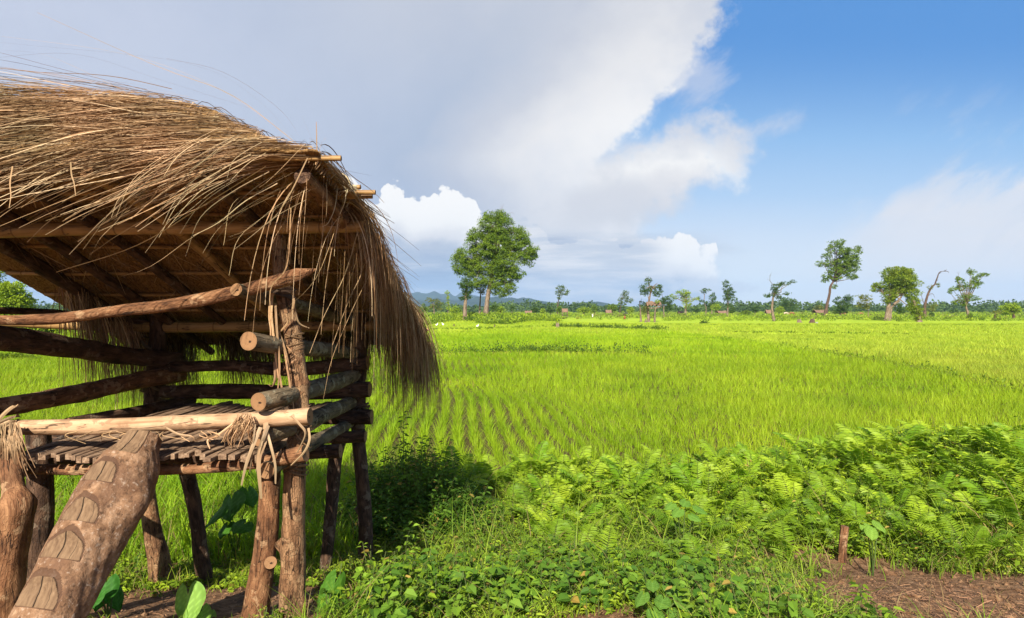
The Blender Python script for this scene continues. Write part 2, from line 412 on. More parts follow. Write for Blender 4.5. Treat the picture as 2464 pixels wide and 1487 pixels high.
M['cut'] = cut_mat('cut_wood_end', (0.27, 0.145, 0.068, 1), (0.13, 0.065, 0.03, 1))
M['far_bark'] = bark_mat('distant_trunk', (0.07, 0.05, 0.035, 1), (0.17, 0.12, 0.085, 1), (0.30, 0.23, 0.17, 1), zs=.3, sc=4, bs=.6, bd=.05)
M['far_bark_dark'] = bark_mat('distant_dark_trunk', (0.04, 0.025, 0.018, 1), (0.09, 0.055, 0.04, 1), (0.16, 0.10, 0.075, 1), zs=.3, sc=4, bs=.6, bd=.05)

def plank_mat():
    m, x, out = newmat('weathered_floor_slat')
    lc = attr(x, 'lc', 'Vector'); a, b, c = x.sep(lc)
    n1 = x.noise(x.vec(a, b*.12, c), 60, 5, .6); n2 = x.noise(lc, 5, 4)
    col = x.ramp(n1, [(0.32, (0.09, 0.052, 0.03, 1)), (0.5, (0.23, 0.145, 0.09, 1)), (0.7, (0.36, 0.25, 0.165, 1))])
    col = x.mix(x.smooth(n2, .45, .7)*.5, col, (0.08, 0.045, 0.028, 1))
    p = principled(x, col, .85, .2, n1, .8, .01); x.nt.links.new(p.outputs[0], out.inputs[0]); return m
M['plank'] = plank_mat()

def ground_mat():
    m, x, out = newmat('ground_soil_and_paddy')
    g = x.new('ShaderNodeNewGeometry'); P = E(x, g.outputs['Position']); px, py, pz = x.sep(P)
    nL = x.noise(P, 0.05, 5, .55); nM = x.noise(P, 0.9, 6, .6); nS = x.noise(P, 14, 6, .65); nT = x.noise(x.vec(px, py*.5, pz), 60, 4, .7)
    soil = x.ramp(nS, [(0.3, (0.07, 0.034, 0.017, 1)), (0.5, (0.17, 0.092, 0.048, 1)), (0.7, (0.29, 0.175, 0.10, 1))])
    soil = x.mix(x.smooth(nT, .55, .75)*.5, soil, (0.24, 0.16, 0.11, 1))
    soil = x.mix(x.smooth(nM, .55, .7)*.4, soil, (0.05, 0.035, 0.018, 1))
    mud = x.ramp(nS, [(0.3, (0.045, 0.03, 0.014, 1)), (0.7, (0.09, 0.06, 0.028, 1))])
    near = x.mix(x.smooth(py, 7.5, 9.0), soil, mud)
    nP = x.noise(x.vec(px*.4, py*.1, 0.0), 1.0, 5, .6)
    pad = x.ramp(nP, [(0.3, (0.22, 0.32, 0.012, 1)), (0.5, (0.27, 0.37, 0.018, 1)), (0.7, (0.32, 0.41, 0.028, 1))])
    c = x.mix(x.smooth(py, 22, 46), near, pad)
    rough = x.ramp(x.noise(x.vec(px*.12, py*.05, 0.0), 1.0, 6, .65), [(0.32, (0.06, 0.11, 0.008, 1)), (0.5, (0.15, 0.22, 0.012, 1)), (0.68, (0.25, 0.29, 0.025, 1))])
    c = x.mix(x.smooth(py + (nL-.5)*120, 150, 230), c, rough)
    p = principled(x, c, .95, .1, nS + nT*.6, .7, .03); x.nt.links.new(p.outputs[0], out.inputs[0]); return m
M['ground'] = ground_mat()

def hill_mat():
    m, x, out = newmat('forested_hill')
    g = x.new('ShaderNodeNewGeometry'); n = x.noise(E(x, g.outputs['Position']), .012, 6, .7)
    p = principled(x, x.ramp(n, [(0.35, (0.012, 0.024, 0.018, 1)), (0.65, (0.03, 0.048, 0.028, 1))]), .95, .1)
    x.nt.links.new(p.outputs[0], out.inputs[0]); return m
M['hill'] = hill_mat()
def plain(name, c, rough=.8, var=0.25, sc=8):
    m, x, out = newmat(name); g = x.new('ShaderNodeTexCoord'); n = x.noise(E(x, g.outputs['Object']), sc, 5, .6)
    d = tuple(v*(1-var) for v in c)+(1,); l = tuple(min(1, v*(1+var)) for v in c)+(1,)
    p = principled(x, x.ramp(n, [(0.3, d), (0.7, l)]), rough, .2, n, .4, .02); x.nt.links.new(p.outputs[0], out.inputs[0]); return m
M['far_thatch'] = plain('distant_thatch', (0.17, 0.105, 0.072), .9, .4, 3)
M['skin'] = plain('skin', (0.25, 0.13, 0.08)); M['red_cloth'] = plain('red_cloth', (0.28, 0.035, 0.03)); M['dark_cloth'] = plain('dark_cloth', (0.03, 0.028, 0.035))
M['white_cloth'] = plain('white_cloth', (0.75, 0.74, 0.70)); M['cow_brown'] = plain('cow_hide_brown', (0.26, 0.11, 0.06)); M['cow_cream'] = plain('cow_hide_cream', (0.42, 0.33, 0.27))
M['feather'] = plain('white_feather', (0.8, 0.8, 0.78), .8, .08); M['rock'] = plain('grey_rock', (0.26, 0.26, 0.25), .9, .3, 5)
M['termite'] = plain('orange_earth', (0.36, 0.17, 0.10), .9, .25, 2)

# ------------------------------------------------------------------ ground, hills, air
def make_ground():
    def ax(fine, lim, step, far):
        a = list(np.arange(0, fine, step)); v = fine
        while v < lim: a.append(v); v += max(step, (v-fine)*0.16 + step)
        while v < far: a.append(v); v *= 1.35
        a.append(far); return np.array(a)
    xp = ax(9, 60, .09, 15000); xs = np.concatenate([-xp[:0:-1], xp])
    yp = ax(10, 80, .09, 15000); ys = np.concatenate([-ax(2, 20, .4, 3000)[:0:-1], yp])
    Xg, Yg = np.meshgrid(xs, ys); Z = terrain(Xg, Yg)
    ys = ys[ys < 5850]; ys = np.append(ys[ys > -560], 5850.0); xs = xs[np.abs(xs) < 6400]; xs = np.concatenate([[-6450.], xs, [6450.]]); Xg, Yg = np.meshgrid(xs, ys); Z = terrain(Xg, Yg)
    nx, ny = len(xs), len(ys); V = np.stack([Xg, Yg, Z], -1).reshape(-1, 3)
    i = np.arange(ny-1)[:, None]*nx; j = np.arange(nx-1)[None]
    Q = np.stack([i+j, i+j+1, i+nx+j+1, i+nx+j], -1).reshape(-1, 4)
    tag(build('ground', V, [Q], M['ground'], smooth=True), kind='structure')
make_ground()

def hills(name, Y, pts, depth, seed):
    """a ridge: outline in picture units at distance Y, with real depth and rounded flanks"""
    rng = np.random.default_rng(seed)
    xs = np.linspace(pts[0][0], pts[-1][0], 420); zs = np.interp(xs, [p[0] for p in pts], [p[1] for p in pts])
    hz = (CY-zs)/F*Y + H; K = 14; V = []
    for k in range(K):
        t = k/(K-1)*2-1; prof = max(0, 1-abs(t)**1.6)
        y = Y + t*depth
        h = hz*prof*(1 + (0.10*np.sin(xs*.05+t*6+seed)+.06*np.sin(xs*.17+t*9))*(abs(t) > .05)) + (rng.normal(0, 1, len(xs))*Y*0.0004 if abs(t) < .1 else 0)
        V.append(np.stack([(xs-CX)/F*Y, np.full_like(xs, y), h - (8 if prof == 0 else 0)], -1))
    V = np.array(V).reshape(-1, 3); n = len(xs)
    i = np.arange(K-1)[:, None]*n; j = np.arange(n-1)[None]
    tag(build(name, V, [np.stack([i+j, i+j+1, i+n+j+1, i+n+j], -1).reshape(-1, 4)], M['hill'], smooth=True), kind='structure')
hills('hills', 3000, [(300, 745), (600, 726), (800, 722), (1017, 725), (1064, 718), (1099, 721), (1158, 717), (1197, 713), (1236, 717), (1285, 722), (1324, 729), (1365, 738), (1380, 738), (1402, 729), (1431, 727), (1470, 733), (1540, 741), (1640, 744)], 650, 1)
hills('hills', 4600, [(200, 745), (500, 715), (800, 708), (1002, 707), (1021, 709), (1050, 701), (1076, 703), (1095, 713), (1107, 707), (1135, 710), (1180, 722), (1300, 738), (1500, 744)], 900, 2)

def make_haze():
    bm_v = []; x0, x1, y0, y1, z0, z1 = -6500, 6500, -600, 5900, -12, 260
    for z in (z0, z1):
        for a, b in ((x0, y0), (x1, y0), (x1, y1), (x0, y1)): bm_v.append((a, b, z))
    Fq = [[3, 2, 1, 0], [4, 5, 6, 7], [0, 1, 5, 4], [1, 2, 6, 5], [2, 3, 7, 6], [3, 0, 4, 7]]
    m = bpy.data.materials.new('haze_air'); m.use_nodes = True; nt = m.node_tree; nt.nodes.clear()
    out = nt.nodes.new('ShaderNodeOutputMaterial'); p = nt.nodes.new('ShaderNodeVolumePrincipled')
    p.inputs['Color'].default_value = (0.42, 0.66, 1.0, 1); p.inputs['Density'].default_value = 1.15e-4; p.inputs['Anisotropy'].default_value = 0.0
    nt.links.new(p.outputs[0], out.inputs['Volume'])
    tag(build('haze', bm_v, [np.array(Fq)], m), kind='stuff')
make_haze()

# ------------------------------------------------------------------ the field hut in the left foreground
hut = empty('field_hut', (-2.2, 4.4, float(terrain(-2.2, 4.4))), 'rustic raised log shelter with shaggy dry grass roof in the left foreground', 'hut')
def timber(name, p, r, mat, seed=0, label=None, parent=None, rough=.05, point=0, seg=20, knots=(), cutm='cut'):
    V, Fs, L = log(p, r, seg=seg, rough=rough, seed=seed, point=point, knots=knots)
    mi = np.concatenate([np.zeros(len(Fs[0])), np.ones(len(Fs[1]))]) if len(Fs[1]) else None
    o = build(name, V, Fs, [M[mat], M[cutm]], parent or hut, lc=L, mi=mi, smooth=True)
    if label: o['label'] = label
    return o
def PX(*a):      # (px, py, Y) triples -> world points
    return [W(*p) for p in a]
def rad(wpx, Y): return wpx/F*Y/2

# posts
post_main = timber('post', PX((702, 1500, 3.72), (706, 1330, 3.7), (712, 1120, 3.68), (722, 985, 3.68), (706, 820, 3.68), (680, 690, 3.70), (668, 570, 3.72)),
       [rad(60, 3.7), rad(56, 3.7), rad(50, 3.7), rad(46, 3.7), rad(42, 3.7), rad(38, 3.7), rad(34, 3.7)], 'bark_flaky', 1, rough=.055, seg=28,
       knots=((.20, 0.1, 1.0, .5), (.05, 3.2, .5, .6), (.42, 0.4, .35, .5), (.62, 3.0, .3, .5)), label='front corner post with pale flaky bark')
timber('post', PX((612, 1500, 3.75), (634, 1350, 3.72), (645, 1240, 3.7), (650, 1130, 3.7)), [rad(70, 3.7), rad(52, 3.7), rad(48, 3.7), rad(46, 3.7)], 'bark_red', 2, rough=.05, seg=24,
       knots=((.40, 4.4, .25, .5),), label='short prop post beside the front corner with a sawn knot')
V, Fs, L = log(PX((651, 1354, 3.60), (650, 1354, 3.70)), [.036, .044], seg=18, n=4, rough=.02, seed=3)
build('branch_stub', V, Fs, [M['bark_red'], M['cut']], hut, lc=L, mi=np.concatenate([np.zeros(len(Fs[0])), np.ones(len(Fs[1]))]), smooth=True)
timber('post', PX((876, 1400, 5.3), (880, 1290, 5.3), (874, 1180, 5.3), (862, 1060, 5.3), (861, 985, 5.3), (864, 880, 5.3), (870, 780, 5.3), (872, 735, 5.3)), [rad(36, 5.3), rad(33, 5.3), rad(33, 5.3), rad(32, 5.3), rad(33, 5.3), rad(34, 5.3), rad(34, 5.3), rad(30, 5.3)], 'bark_dark', 4, knots=((.26, .3, .8, .5), (.62, .1, .4, .5)))
timber('post', PX((778, 1400, 5.1), (790, 1300, 5.1), (800, 1190, 5.1), (806, 1110, 5.1), (826, 1010, 5.1)), [rad(28, 5.1), rad(28, 5.1), rad(30, 5.1), rad(33, 5.1), rad(36, 5.1)], 'bark_dark', 5, rough=.06)
timber('post', PX((500, 1425, 4.85), (484, 1340, 4.85), (474, 1260, 4.85), (460, 1180, 4.85), (444, 1112, 4.85)), [rad(40, 4.85), rad(34, 4.85), rad(33, 4.85), rad(33, 4.85), rad(35, 4.85)], 'bark_dark', 6, rough=.05)
timber('post', PX((388, 1420, 4.85), (382, 1350, 4.85), (365, 1270, 4.85), (355, 1180, 4.85), (352, 1120, 4.85)), [rad(56, 4.85), rad(46, 4.85), rad(38, 4.85), rad(34, 4.85), rad(34, 4.85)], 'bark_flaky', 7, rough=.05)
timber('post', PX((378, 1120, 5.3), (372, 1010, 5.3), (376, 900, 5.3), (382, 800, 5.3), (378, 720, 5.3)), [rad(46, 5.3), rad(42, 5.3), rad(46, 5.3), rad(38, 5.3), rad(36, 5.3)], 'bark_dark', 8, rough=.08)
timber('post', PX((88, 1420, 4.0), (90, 1340, 4.0), (97, 1240, 4.0), (96, 1140, 4.0), (92, 1040, 4.0)), [rad(48, 4), rad(50, 4), rad(52, 4), rad(54, 4), rad(52, 4)], 'bark_dark', 9, rough=.05)
timber('post', PX((14, 1540, 3.3), (20, 1440, 3.28), (26, 1340, 3.26), (36, 1245, 3.24), (40, 1212, 3.24), (34, 1180, 3.28), (24, 1110, 3.36), (16, 1040, 3.44)), [rad(78, 3.3), rad(70, 3.3), rad(66, 3.3), rad(72, 3.3), rad(76, 3.3), rad(46, 3.3), rad(38, 3.4), rad(36, 3.4)], 'bark_red', 10, rough=.07, seg=28, cutm='bark_dark', knots=((.25, 4.4, .3, .6), (.55, 0.2, .35, .7)), label='stout front corner post at the left, thick below and thin above')
timber('post', PX((-60, 1230, 3.35), (-50, 1000, 3.4), (-64, 760, 3.4), (-66, 540, 3.45)), [rad(50, 3.3)]*4, 'bark_red', 11)

# side rails run from the near corner to the back corner; their sawn ends face the viewer
timber('rail', PX((568, 697, 3.42), (640, 716, 3.72), (760, 748, 4.5), (836, 770, 5.3)), [rad(31, 3.42), .046, .05, .055], 'bark_grey', 20, label='short grey pole tied under the pointed hand rail')
timber('rail', PX((598, 820, 3.36), (700, 834, 3.78), (790, 842, 4.55), (856, 852, 5.3)), [rad(46, 3.36), rad(38, 3.7), .058, .05], 'bark_grey', 21, label='uppermost side rail with a slanting sawn end')
timber('rail', PX((622, 967, 3.34), (700, 950, 3.62), (790, 925, 4.45), (856, 902, 5.3)), [rad(45, 3.34), rad(44, 3.6), .065, .058], 'bark_grey', 22, rough=.035)
timber('rail', PX((620, 1052, 3.36), (720, 1022, 3.72), (790, 992, 4.5), (846, 968, 5.25)), [rad(43, 3.36), rad(40, 3.6), .062, .056], 'bark_grey', 23, rough=.04)
timber('rail', PX((640, 1132, 3.42), (730, 1078, 3.95), (790, 1046, 4.6), (842, 1018, 5.25)), [rad(40, 3.42), .05, .05, .045], 'bark_grey', 24, rough=.04)
# back rails
timber('rail', PX((390, 884, 5.2), (560, 880, 5.2), (700, 888, 5.2), (885, 872, 5.2)), [rad(26, 5.2), rad(28, 5.2), rad(32, 5.2), rad(34, 5.2)], 'bark_dark', 25)
timber('rail', PX((392, 944, 5.18), (560, 942, 5.18), (720, 944, 5.18), (890, 936, 5.18)), [rad(32, 5.2), rad(37, 5.2), rad(36, 5.2), rad(38, 5.2)], 'bark_dark', 26)
timber('rail', PX((395, 1010, 5.15), (560, 1010, 5.15), (720, 1006, 5.15), (895, 1004, 5.15)), [rad(24, 5.2), rad(26, 5.2), rad(32, 5.2), rad(36, 5.2)], 'bark_dark', 27)
# left side rails
timber('rail', PX((-70, 808, 3.35), (60, 822, 3.8), (180, 838, 4.3), (300, 856, 4.85), (428, 866, 5.35)), [rad(60, 3.4), rad(58, 3.8), rad(50, 4.3), rad(40, 4.9), rad(38, 5.3)], 'bark_dark', 28, rough=.07)
timber('rail', PX((-60, 990, 3.4), (80, 968, 3.8), (220, 940, 4.4), (330, 915, 4.9), (438, 900, 5.35)), [rad(46, 3.4), rad(46, 3.8), rad(42, 4.4), rad(40, 4.9), rad(36, 5.3)], 'bark_red', 29, rough=.07)
timber('rail', PX((160, 1016, 3.9), (300, 996, 4.4), (380, 984, 4.9), (460, 966, 5.3)), [rad(22, 3.8), rad(30, 4.4), rad(34, 4.9), rad(30, 5.3)], 'bark_dark', 30, rough=.08)
timber('rail', PX((-80, 745, 3.6), (120, 752, 4.3), (260, 766, 5.0), (380, 778, 5.4)), [rad(18, 3.6), rad(16, 4.3), rad(14, 5), rad(12, 5.3)], 'bark_dark', 31)
# long hand rail with a pointed tip
timber('rail', PX((-90, 762, 3.42), (0, 770, 3.45), (140, 766, 3.48), (270, 750, 3.5), (420, 732, 3.5), (560, 705, 3.5), (670, 676, 3.5), (762, 648, 3.5)), [rad(24, 3.5), rad(23, 3.5), rad(27, 3.5), rad(27, 3.5), rad(30, 3.5), rad(32, 3.5), rad(34, 3.5), rad(33, 3.5)], 'bark_red', 32, rough=.055, point=6, seg=24, label='long reddish hand rail hewn to a point at its right end')
# pale peeled beam along the front of the floor
timber('front_beam', PX((-20, 1026, 3.48), (60, 1028, 3.46), (240, 1026, 3.44), (420, 1018, 3.43), (600, 1011, 3.43), (700, 1004, 3.43), (746, 1001, 3.43)), [rad(34, 3.4), rad(36, 3.4), rad(38, 3.4), rad(37, 3.4), rad(38, 3.4), rad(40, 3.4), rad(42, 3.4)], 'peeled', 33, rough=.035, seg=24, label='pale peeled pole along the front edge of the floor')
timber('floor_beam', PX((48, 1128, 3.52), (250, 1132, 3.52), (470, 1128, 3.52), (620, 1112, 3.50), (735, 1090, 3.48)), [rad(26, 3.5), rad(24, 3.5), rad(26, 3.5), rad(30, 3.5), rad(40, 3.5)], 'bark_red', 34, rough=.06)
timber('floor_beam', PX((110, 1052, 5.0), (420, 1062, 5.0), (880, 1050, 5.0)), [.05, .055, .05], 'bark_dark', 35)
timber('floor_beam', PX((80, 1100, 4.25), (420, 1100, 4.25), (820, 1085, 4.25)), [.05, .055, .05], 'bark_dark', 36)
timber('floor_beam', PX((40, 1140, 3.4), (70, 1100, 4.2), (200, 1040, 5.3)), [.05, .05, .05], 'bark_dark', 37)

# floor of split slats running front to back
def make_floor():
    rng = np.random.default_rng(5); x = -2.93; idx = 0; zf = H - 0.865
    while x < -1.50:
        w = rng.uniform(.030, .062); idx += 1
        y0 = 3.38 + rng.normal(0, .022); y1 = 5.25 + rng.normal(0, .03); t = rng.uniform(.022, .04)
        n = 26; ys = np.linspace(y0, y1, n)
        sk = rng.normal(0, .02)
        cxs = x + w/2 + sk*(ys-y0)/1.8 + 0.004*np.sin(ys*9+idx)
        zz = zf + rng.normal(0, .004) + 0.004*np.sin(ys*5+idx*1.7) + (0.012*math.sin(idx*.31))
        hw = w/2*(0.94 + .05*np.sin(ys*7+idx*2))
        hw[0] *= .78; hw[1] *= .92
        prof = [(-1, -1), (-1, .75), (-.8, 1), (.8, 1), (1, .75), (1, -1)]
        V = np.array([[cxs + a*hw, ys, zz + b*t/2*(1 if b < 0 else 1)] for a, b in prof]).transpose(2, 0, 1)
        m = 6; i = np.arange(n-1)[:, None]*m; j = np.arange(m)[None]; j2 = (j+1) % m
        Q = np.stack([i+j, i+m+j, i+m+j2, i+j2], -1).reshape(-1, 4)
        caps = np.array([[5, 4, 3, 2, 1, 0][::-1], [(n-1)*m+k for k in (5, 4, 3, 2, 1, 0)]])
        o = rng.uniform(0, 9); L = V.reshape(-1, 3).copy() - np.array([x, 0, 0]) + np.array([o, o*3, 0])
        build('floor_slat', V.reshape(-1, 3), [Q, caps], M['plank'], hut, lc=L)
        x += w + rng.uniform(.0005, .004)
make_floor()

# roof frame -----------------------------------------------------------------
def roof_z(y):    # underside of the battens above the paddy
    return H + np.interp(y, [2.6, 2.95, 3.7, 5.3, 6.3], [0.83, 0.765, 0.61, -0.07, -0.52])
def roofpole(x0, x1, y0, y1, r, mat, seed, name='rafter', dz=-0.05, label=None, cutm='cut'):
    ys = np.linspace(y0, y1, 7); rng = np.random.default_rng(seed)
    p = [np.array([x0+(x1-x0)*k/6 + rng.normal(0, .006), ys[k], float(roof_z(ys[k]))+dz]) for k in range(7)]
    timber(name, p, [r, r*1.05, r*.95, r, r*.92, r*.9, r*.85], mat, seed, label=label, cutm=cutm)
roofpole(-1.085, -1.02, 3.03, 6.1, .044, 'bark_red', 41, cutm='bark_dark', label='rafter at the right edge with its sawn end showing')  # sawn end in dark bark: shade of the strands put into its colour
for k, (xa, xb, r, m) in enumerate([(-1.62, -1.55, .034, 'bark_dark'), (-2.18, -2.1, .036, 'bamboo'), (-2.66, -2.62, .036, 'bark_dark'), (-3.12, -3.1, .04, 'bark_dark'), (-3.5, -3.46, .05, 'bark_dark')]):
    roofpole(xa, xb, 2.98, 6.0, r, m, 42+k)
timber('roof_beam', PX((-200, 566, 3.7), (0, 556, 3.7), (220, 550, 3.7), (440, 548, 3.7), (660, 548, 3.7), (878, 545, 3.7)), [rad(36, 3.7), rad(34, 3.7), rad(33, 3.7), rad(32, 3.7), rad(31, 3.7), rad(28, 3.7)], 'bamboo', 50, rough=.012, label='thick bamboo pole carrying the front of the roof')
timber('roof_beam', PX((-10, 772, 5.28), (300, 786, 5.3), (600, 786, 5.3), (945, 784, 5.3)), [rad(26, 5.3)]*4, 'bamboo', 51, rough=.012)
for k, y in enumerate([2.97, 3.40, 3.46, 3.74, 4.12, 4.5, 4.86, 5.18, 5.6, 5.95]):
    rng = np.random.default_rng(60+k); xe = [-.875, -.80, -.83, -.885, -.93, -.93, -.90, -.86, -.80, -.80][k]
    p = [np.array([xx, y + rng.normal(0, .006), float(roof_z(y)) + .012 + rng.normal(0, .004)]) for xx in np.linspace(-3.9, xe, 8)]
    timber('batten', p, [.015, .014, .015, .013, .014], 'bamboo', 60+k, rough=.02, seg=10, cutm='cut')
timber('batten', PX((700, 452, 3.42), (868, 450, 3.42)), [.014, .013], 'bamboo', 75, rough=.02, seg=10)
timber('batten', PX((700, 470, 3.42), (858, 470, 3.42)), [.012, .012], 'bamboo', 76, rough=.02, seg=10)

# thatch ---------------------------------------------------------------------
def mat_top(x, y):
    th = 0.05 + 0.25*sstep(-1.0, -1.9, x)*sstep(4.6, 3.1, y) + .05*sstep(-1.0, -1.6, x)
    return roof_z(y) + .035 + th
def straw_cols(n, rng, dark=1.0):
    a = np.array([0.34, 0.205, 0.105]); b = np.array([0.085, 0.044, 0.02]); c = np.array([0.50, 0.36, 0.225])
    t = rng.random((n, 1)); u = (rng.random((n, 1)) < .20)
    return (np.where(u, c, b + (a-b)*t))*dark*rng.uniform(.8, 1.2, (n, 1))
def make_thatch():
    # woven mat that closes the roof
    xs = np.linspace(-3.95, -.98, 120); ys = np.linspace(2.93, 6.0, 120)
    Xg, Yg = np.meshgrid(xs, ys); rng = np.random.default_rng(8)
    nz = vn(Xg, Yg*.4, 3.0)*.014 + rng.normal(0, .004, Xg.shape)
    top = mat_top(Xg, Yg) + nz; bot = roof_z(Yg) + .028 + nz*.6
    ez = np.minimum(sstep(2.93, 3.1, Yg), sstep(-.98, -1.12, Xg)); top = bot + .01 + (top-bot-.01)*ez**.5
    V = np.concatenate([np.stack([Xg, Yg, top], -1).reshape(-1, 3), np.stack([Xg, Yg, bot], -1).reshape(-1, 3)])
    n = 120; i = np.arange(n-1)[:, None]*n; j = np.arange(n-1)[None]; o = n*n
    Q1 = np.stack([i+j, i+j+1, i+n+j+1, i+n+j], -1).reshape(-1, 4); Q2 = Q1[:, ::-1] + o
    k = np.arange(n-1)
    ed = [np.stack([a, a+o, b+o, b], 1) for a, b in ((k, k+1), (n*(n-1)+k+1, n*(n-1)+k), (n*(k+1), n*k), (n*k+n-1, n*(k+1)+n-1))]
    m, x, out = newmat('thatch_underside'); g = x.new('ShaderNodeTexCoord'); px, py, pz = x.sep(E(x, g.outputs['Object']))
    nn = x.noise(x.vec(px*1.0 + py*.5, py*.12, pz), 70, 5, .7)
    p = principled(x, x.ramp(nn, [(0.3, (0.08, 0.042, 0.017, 1)), (0.55, (0.28, 0.16, 0.064, 1)), (0.75, (0.46, 0.28, 0.125, 1))]), .9, .1, nn, .8, .02)
    x.nt.links.new(p.outputs[0], out.inputs[0])
    root = build('thatch_roof', V, [np.concatenate([Q1, Q2]+ed)], m, hut, smooth=True)
    root['label'] = 'shaggy dry grass thatch covering the sloping roof'
    root['kind'] = 'stuff' if False else ''
    del root['kind']
    # --- strands
    B = Buf(); K = 12; t = np.linspace(0, 1, K)
    def strands(P, w, rng, dark=1.0, c=None):
        n = len(P); Sd = rand_dir(n, rng)
        Wd = np.broadcast_to(np.asarray(w).reshape(-1, 1), (n, 1))*(1-0.55*np.linspace(0, 1, P.shape[1])[None]**2)
        V, Q = ribbons(P, Wd, Sd); cc = straw_cols(n, rng, dark) if c is None else c
        B.add(V, Q, np.repeat(cc, P.shape[1]*2, 0))
    rng = np.random.default_rng(21)
    # (A) over the top and out over the front edge, combed to the left by wind
    def front(n, x0, x1, y0, y1, L0, L1, lift, sag, w, fwd=(.15, .5), hgt=(0, 1)):
        x = rng.uniform(x0, x1, n); y = rng.uniform(y0, y1, n); Ls = rng.uniform(L0, L1, n)
        cl = np.sin(x*7.0)*.5 + np.sin(x*17+1)*.35 + np.sin(x*31+2)*.2            # locks
        fd = rng.uniform(*fwd, n) + cl*.10
        zc = mat_top(x, y); zb = roof_z(y)
        z = zb + (zc-zb)*(hgt[0] + (hgt[1]-hgt[0])*rng.random(n)) + .01
        tt = t[None]
        bend = rng.normal(0, .05, n)[:, None]
        P = np.zeros((n, K, 3))
        P[..., 0] = x[:, None] - Ls[:, None]*(.93*tt + bend*tt**2)
        P[..., 1] = y[:, None] - Ls[:, None]*fd[:, None]*(tt*.8 + .35*tt**2)
        up = lift[0] + (lift[1]-lift[0])*rng.random(n); sg = sag[0] + (sag[1]-sag[0])*rng.random(n)**1.3 - cl*.05
        P[..., 2] = z[:, None] + Ls[:, None]*(up[:, None]*tt - sg[:, None]*tt**2)
        P[..., 2] += .018*np.sin(tt*7 + rng.uniform(0, 6, n)[:, None])*tt
        strands(P, w*rng.uniform(.6, 1.35, n), rng)
    front(9000, -3.9, -1.02, 3.0, 3.45, .45, .88, (.05, .17), (.10, .22), .0034, (.02, .24), (.35, 1.0))
    front(4800, -3.9, -1.00, 2.93, 3.10, .35, .80, (-.04, .06), (.04, .20), .0036, (.0, .20), (.0, .8))
    front(650, -3.7, -1.02, 2.92, 3.2, .6, 1.15, (-.05, .06), (.22, .48), .0055, (.10, .38), (.1, .8))
    front(620, -3.4, -1.1, 3.0, 3.5, .7, 1.35, (.10, .27), (.05, .20), .0028, (-.15, .2), (.8, 1.05))
    # (B) laid down the slope towards the back
    def slope(n, x0, x1, y0, y1, L0, L1, w, lift=.02, out=.0):
        x = rng.uniform(x0, x1, n); y = rng.uniform(y0, y1, n); Ls = rng.uniform(L0, L1, n)
        a = rng.normal(0, .16, n) + out; P = np.zeros((n, K, 3)); tt = t[None]
        P[..., 0] = x[:, None] + Ls[:, None]*a[:, None]*tt
        P[..., 1] = y[:, None] + Ls[:, None]*.93*tt
        over = sstep(-1.06, -.85, P[..., 0])*.16 + sstep(5.95, 6.5, P[..., 1])*.22
        off = rng.uniform(0, .05, n)[:, None] + rng.exponential(lift, n)[:, None]*(1-tt)*tt*2.5 - .10*np.exp(-tt*9)
        P[..., 2] = mat_top(np.minimum(P[..., 0], -1.0), P[..., 1]) + off - over
        strands(P, w*rng.uniform(.7, 1.3, n), rng)
    slope(4600, -2.1, -1.0, 2.96, 5.5, .5, .9, .0042, .014)
    slope(2000, -3.9, -1.6, 3.6, 5.6, .5, .9, .006, .008)
    slope(1500, -1.12, -.98, 2.95, 5.6, .35, .7, .0045, .03, .12)
    # (C) fringe hanging from the back eave, in tufts
    def fringe(n, xr, yr, zf, L0, L1, sx, sy, w, tuft=9.0, dark=.9, curl=.1, gap=.0):
        x = rng.uniform(*xr, n)
        if gap: x = x[(np.sin(x*tuft)+.6*np.sin(x*tuft*2.3+1)) > gap-1.0]; n = len(x)
        y = rng.uniform(*yr, n); Ls = rng.uniform(L0, L1, n)*(.75+.35*np.sin(x*tuft+1.0)**2); tt = t[None]
        P = np.zeros((n, K, 3)); dx = sx + rng.normal(0, .11, n); dy = sy + rng.normal(0, .12, n)
        P[..., 0] = x[:, None] + Ls[:, None]*(dx[:, None]*tt + curl*np.sin(x*tuft)[:, None]*tt**2)
        P[..., 1] = y[:, None] + Ls[:, None]*dy[:, None]*(tt-.3*tt**2)
        P[..., 2] = zf(x, y)[:, None] - Ls[:, None]*(.55*tt + .42*tt**2)
        strands(P, w*rng.uniform(.6, 1.3, n), rng, dark)
    eave = lambda x, y: roof_z(y) + rng.uniform(.02, .12, len(x))
    fringe(3600, (-3.6, -.95), (5.8, 6.1), eave, .28, .62, .06, .12, .006, 6.5, .75, .12, .75)
    fringe(1500, (-3.5, -.95), (5.75, 6.0), eave, .16, .34, .04, .1, .006, 8.0, .7)
    # (D) the long curtain at the right end of the roof
    def curtain(n, y0, y1, L0, L1, sx, sy, w, x0=-1.12, x1=-.95, dark=1.0, zo=0.06, pw=1.0):
        y = y0 + (y1-y0)*rng.random(n)**pw; y = y + .085*np.sin(y*13); x = rng.uniform(x0, x1, n); Ls = rng.uniform(L0, L1, n); tt = t[None]
        P = np.zeros((n, K, 3)); dx = sx + rng.normal(0, .10, n) + .16*np.sin(y*9); dy = sy + rng.normal(0, .14, n)
        P[..., 0] = x[:, None] + Ls[:, None]*dx[:, None]*(1.5*tt-.75*tt**2)
        P[..., 1] = y[:, None] + Ls[:, None]*dy[:, None]*tt
        P[..., 2] = roof_z(y)[:, None] + zo + rng.uniform(-.03, .05, n)[:, None] - Ls[:, None]*(.35*tt + .6*tt**2)
        strands(P, w*rng.uniform(.6, 1.3, n), rng, dark)
    curtain(1600, 3.5, 5.7, .28, .58, .24, .48, .0045, -1.1, -.95, 1.0, .05, .8)
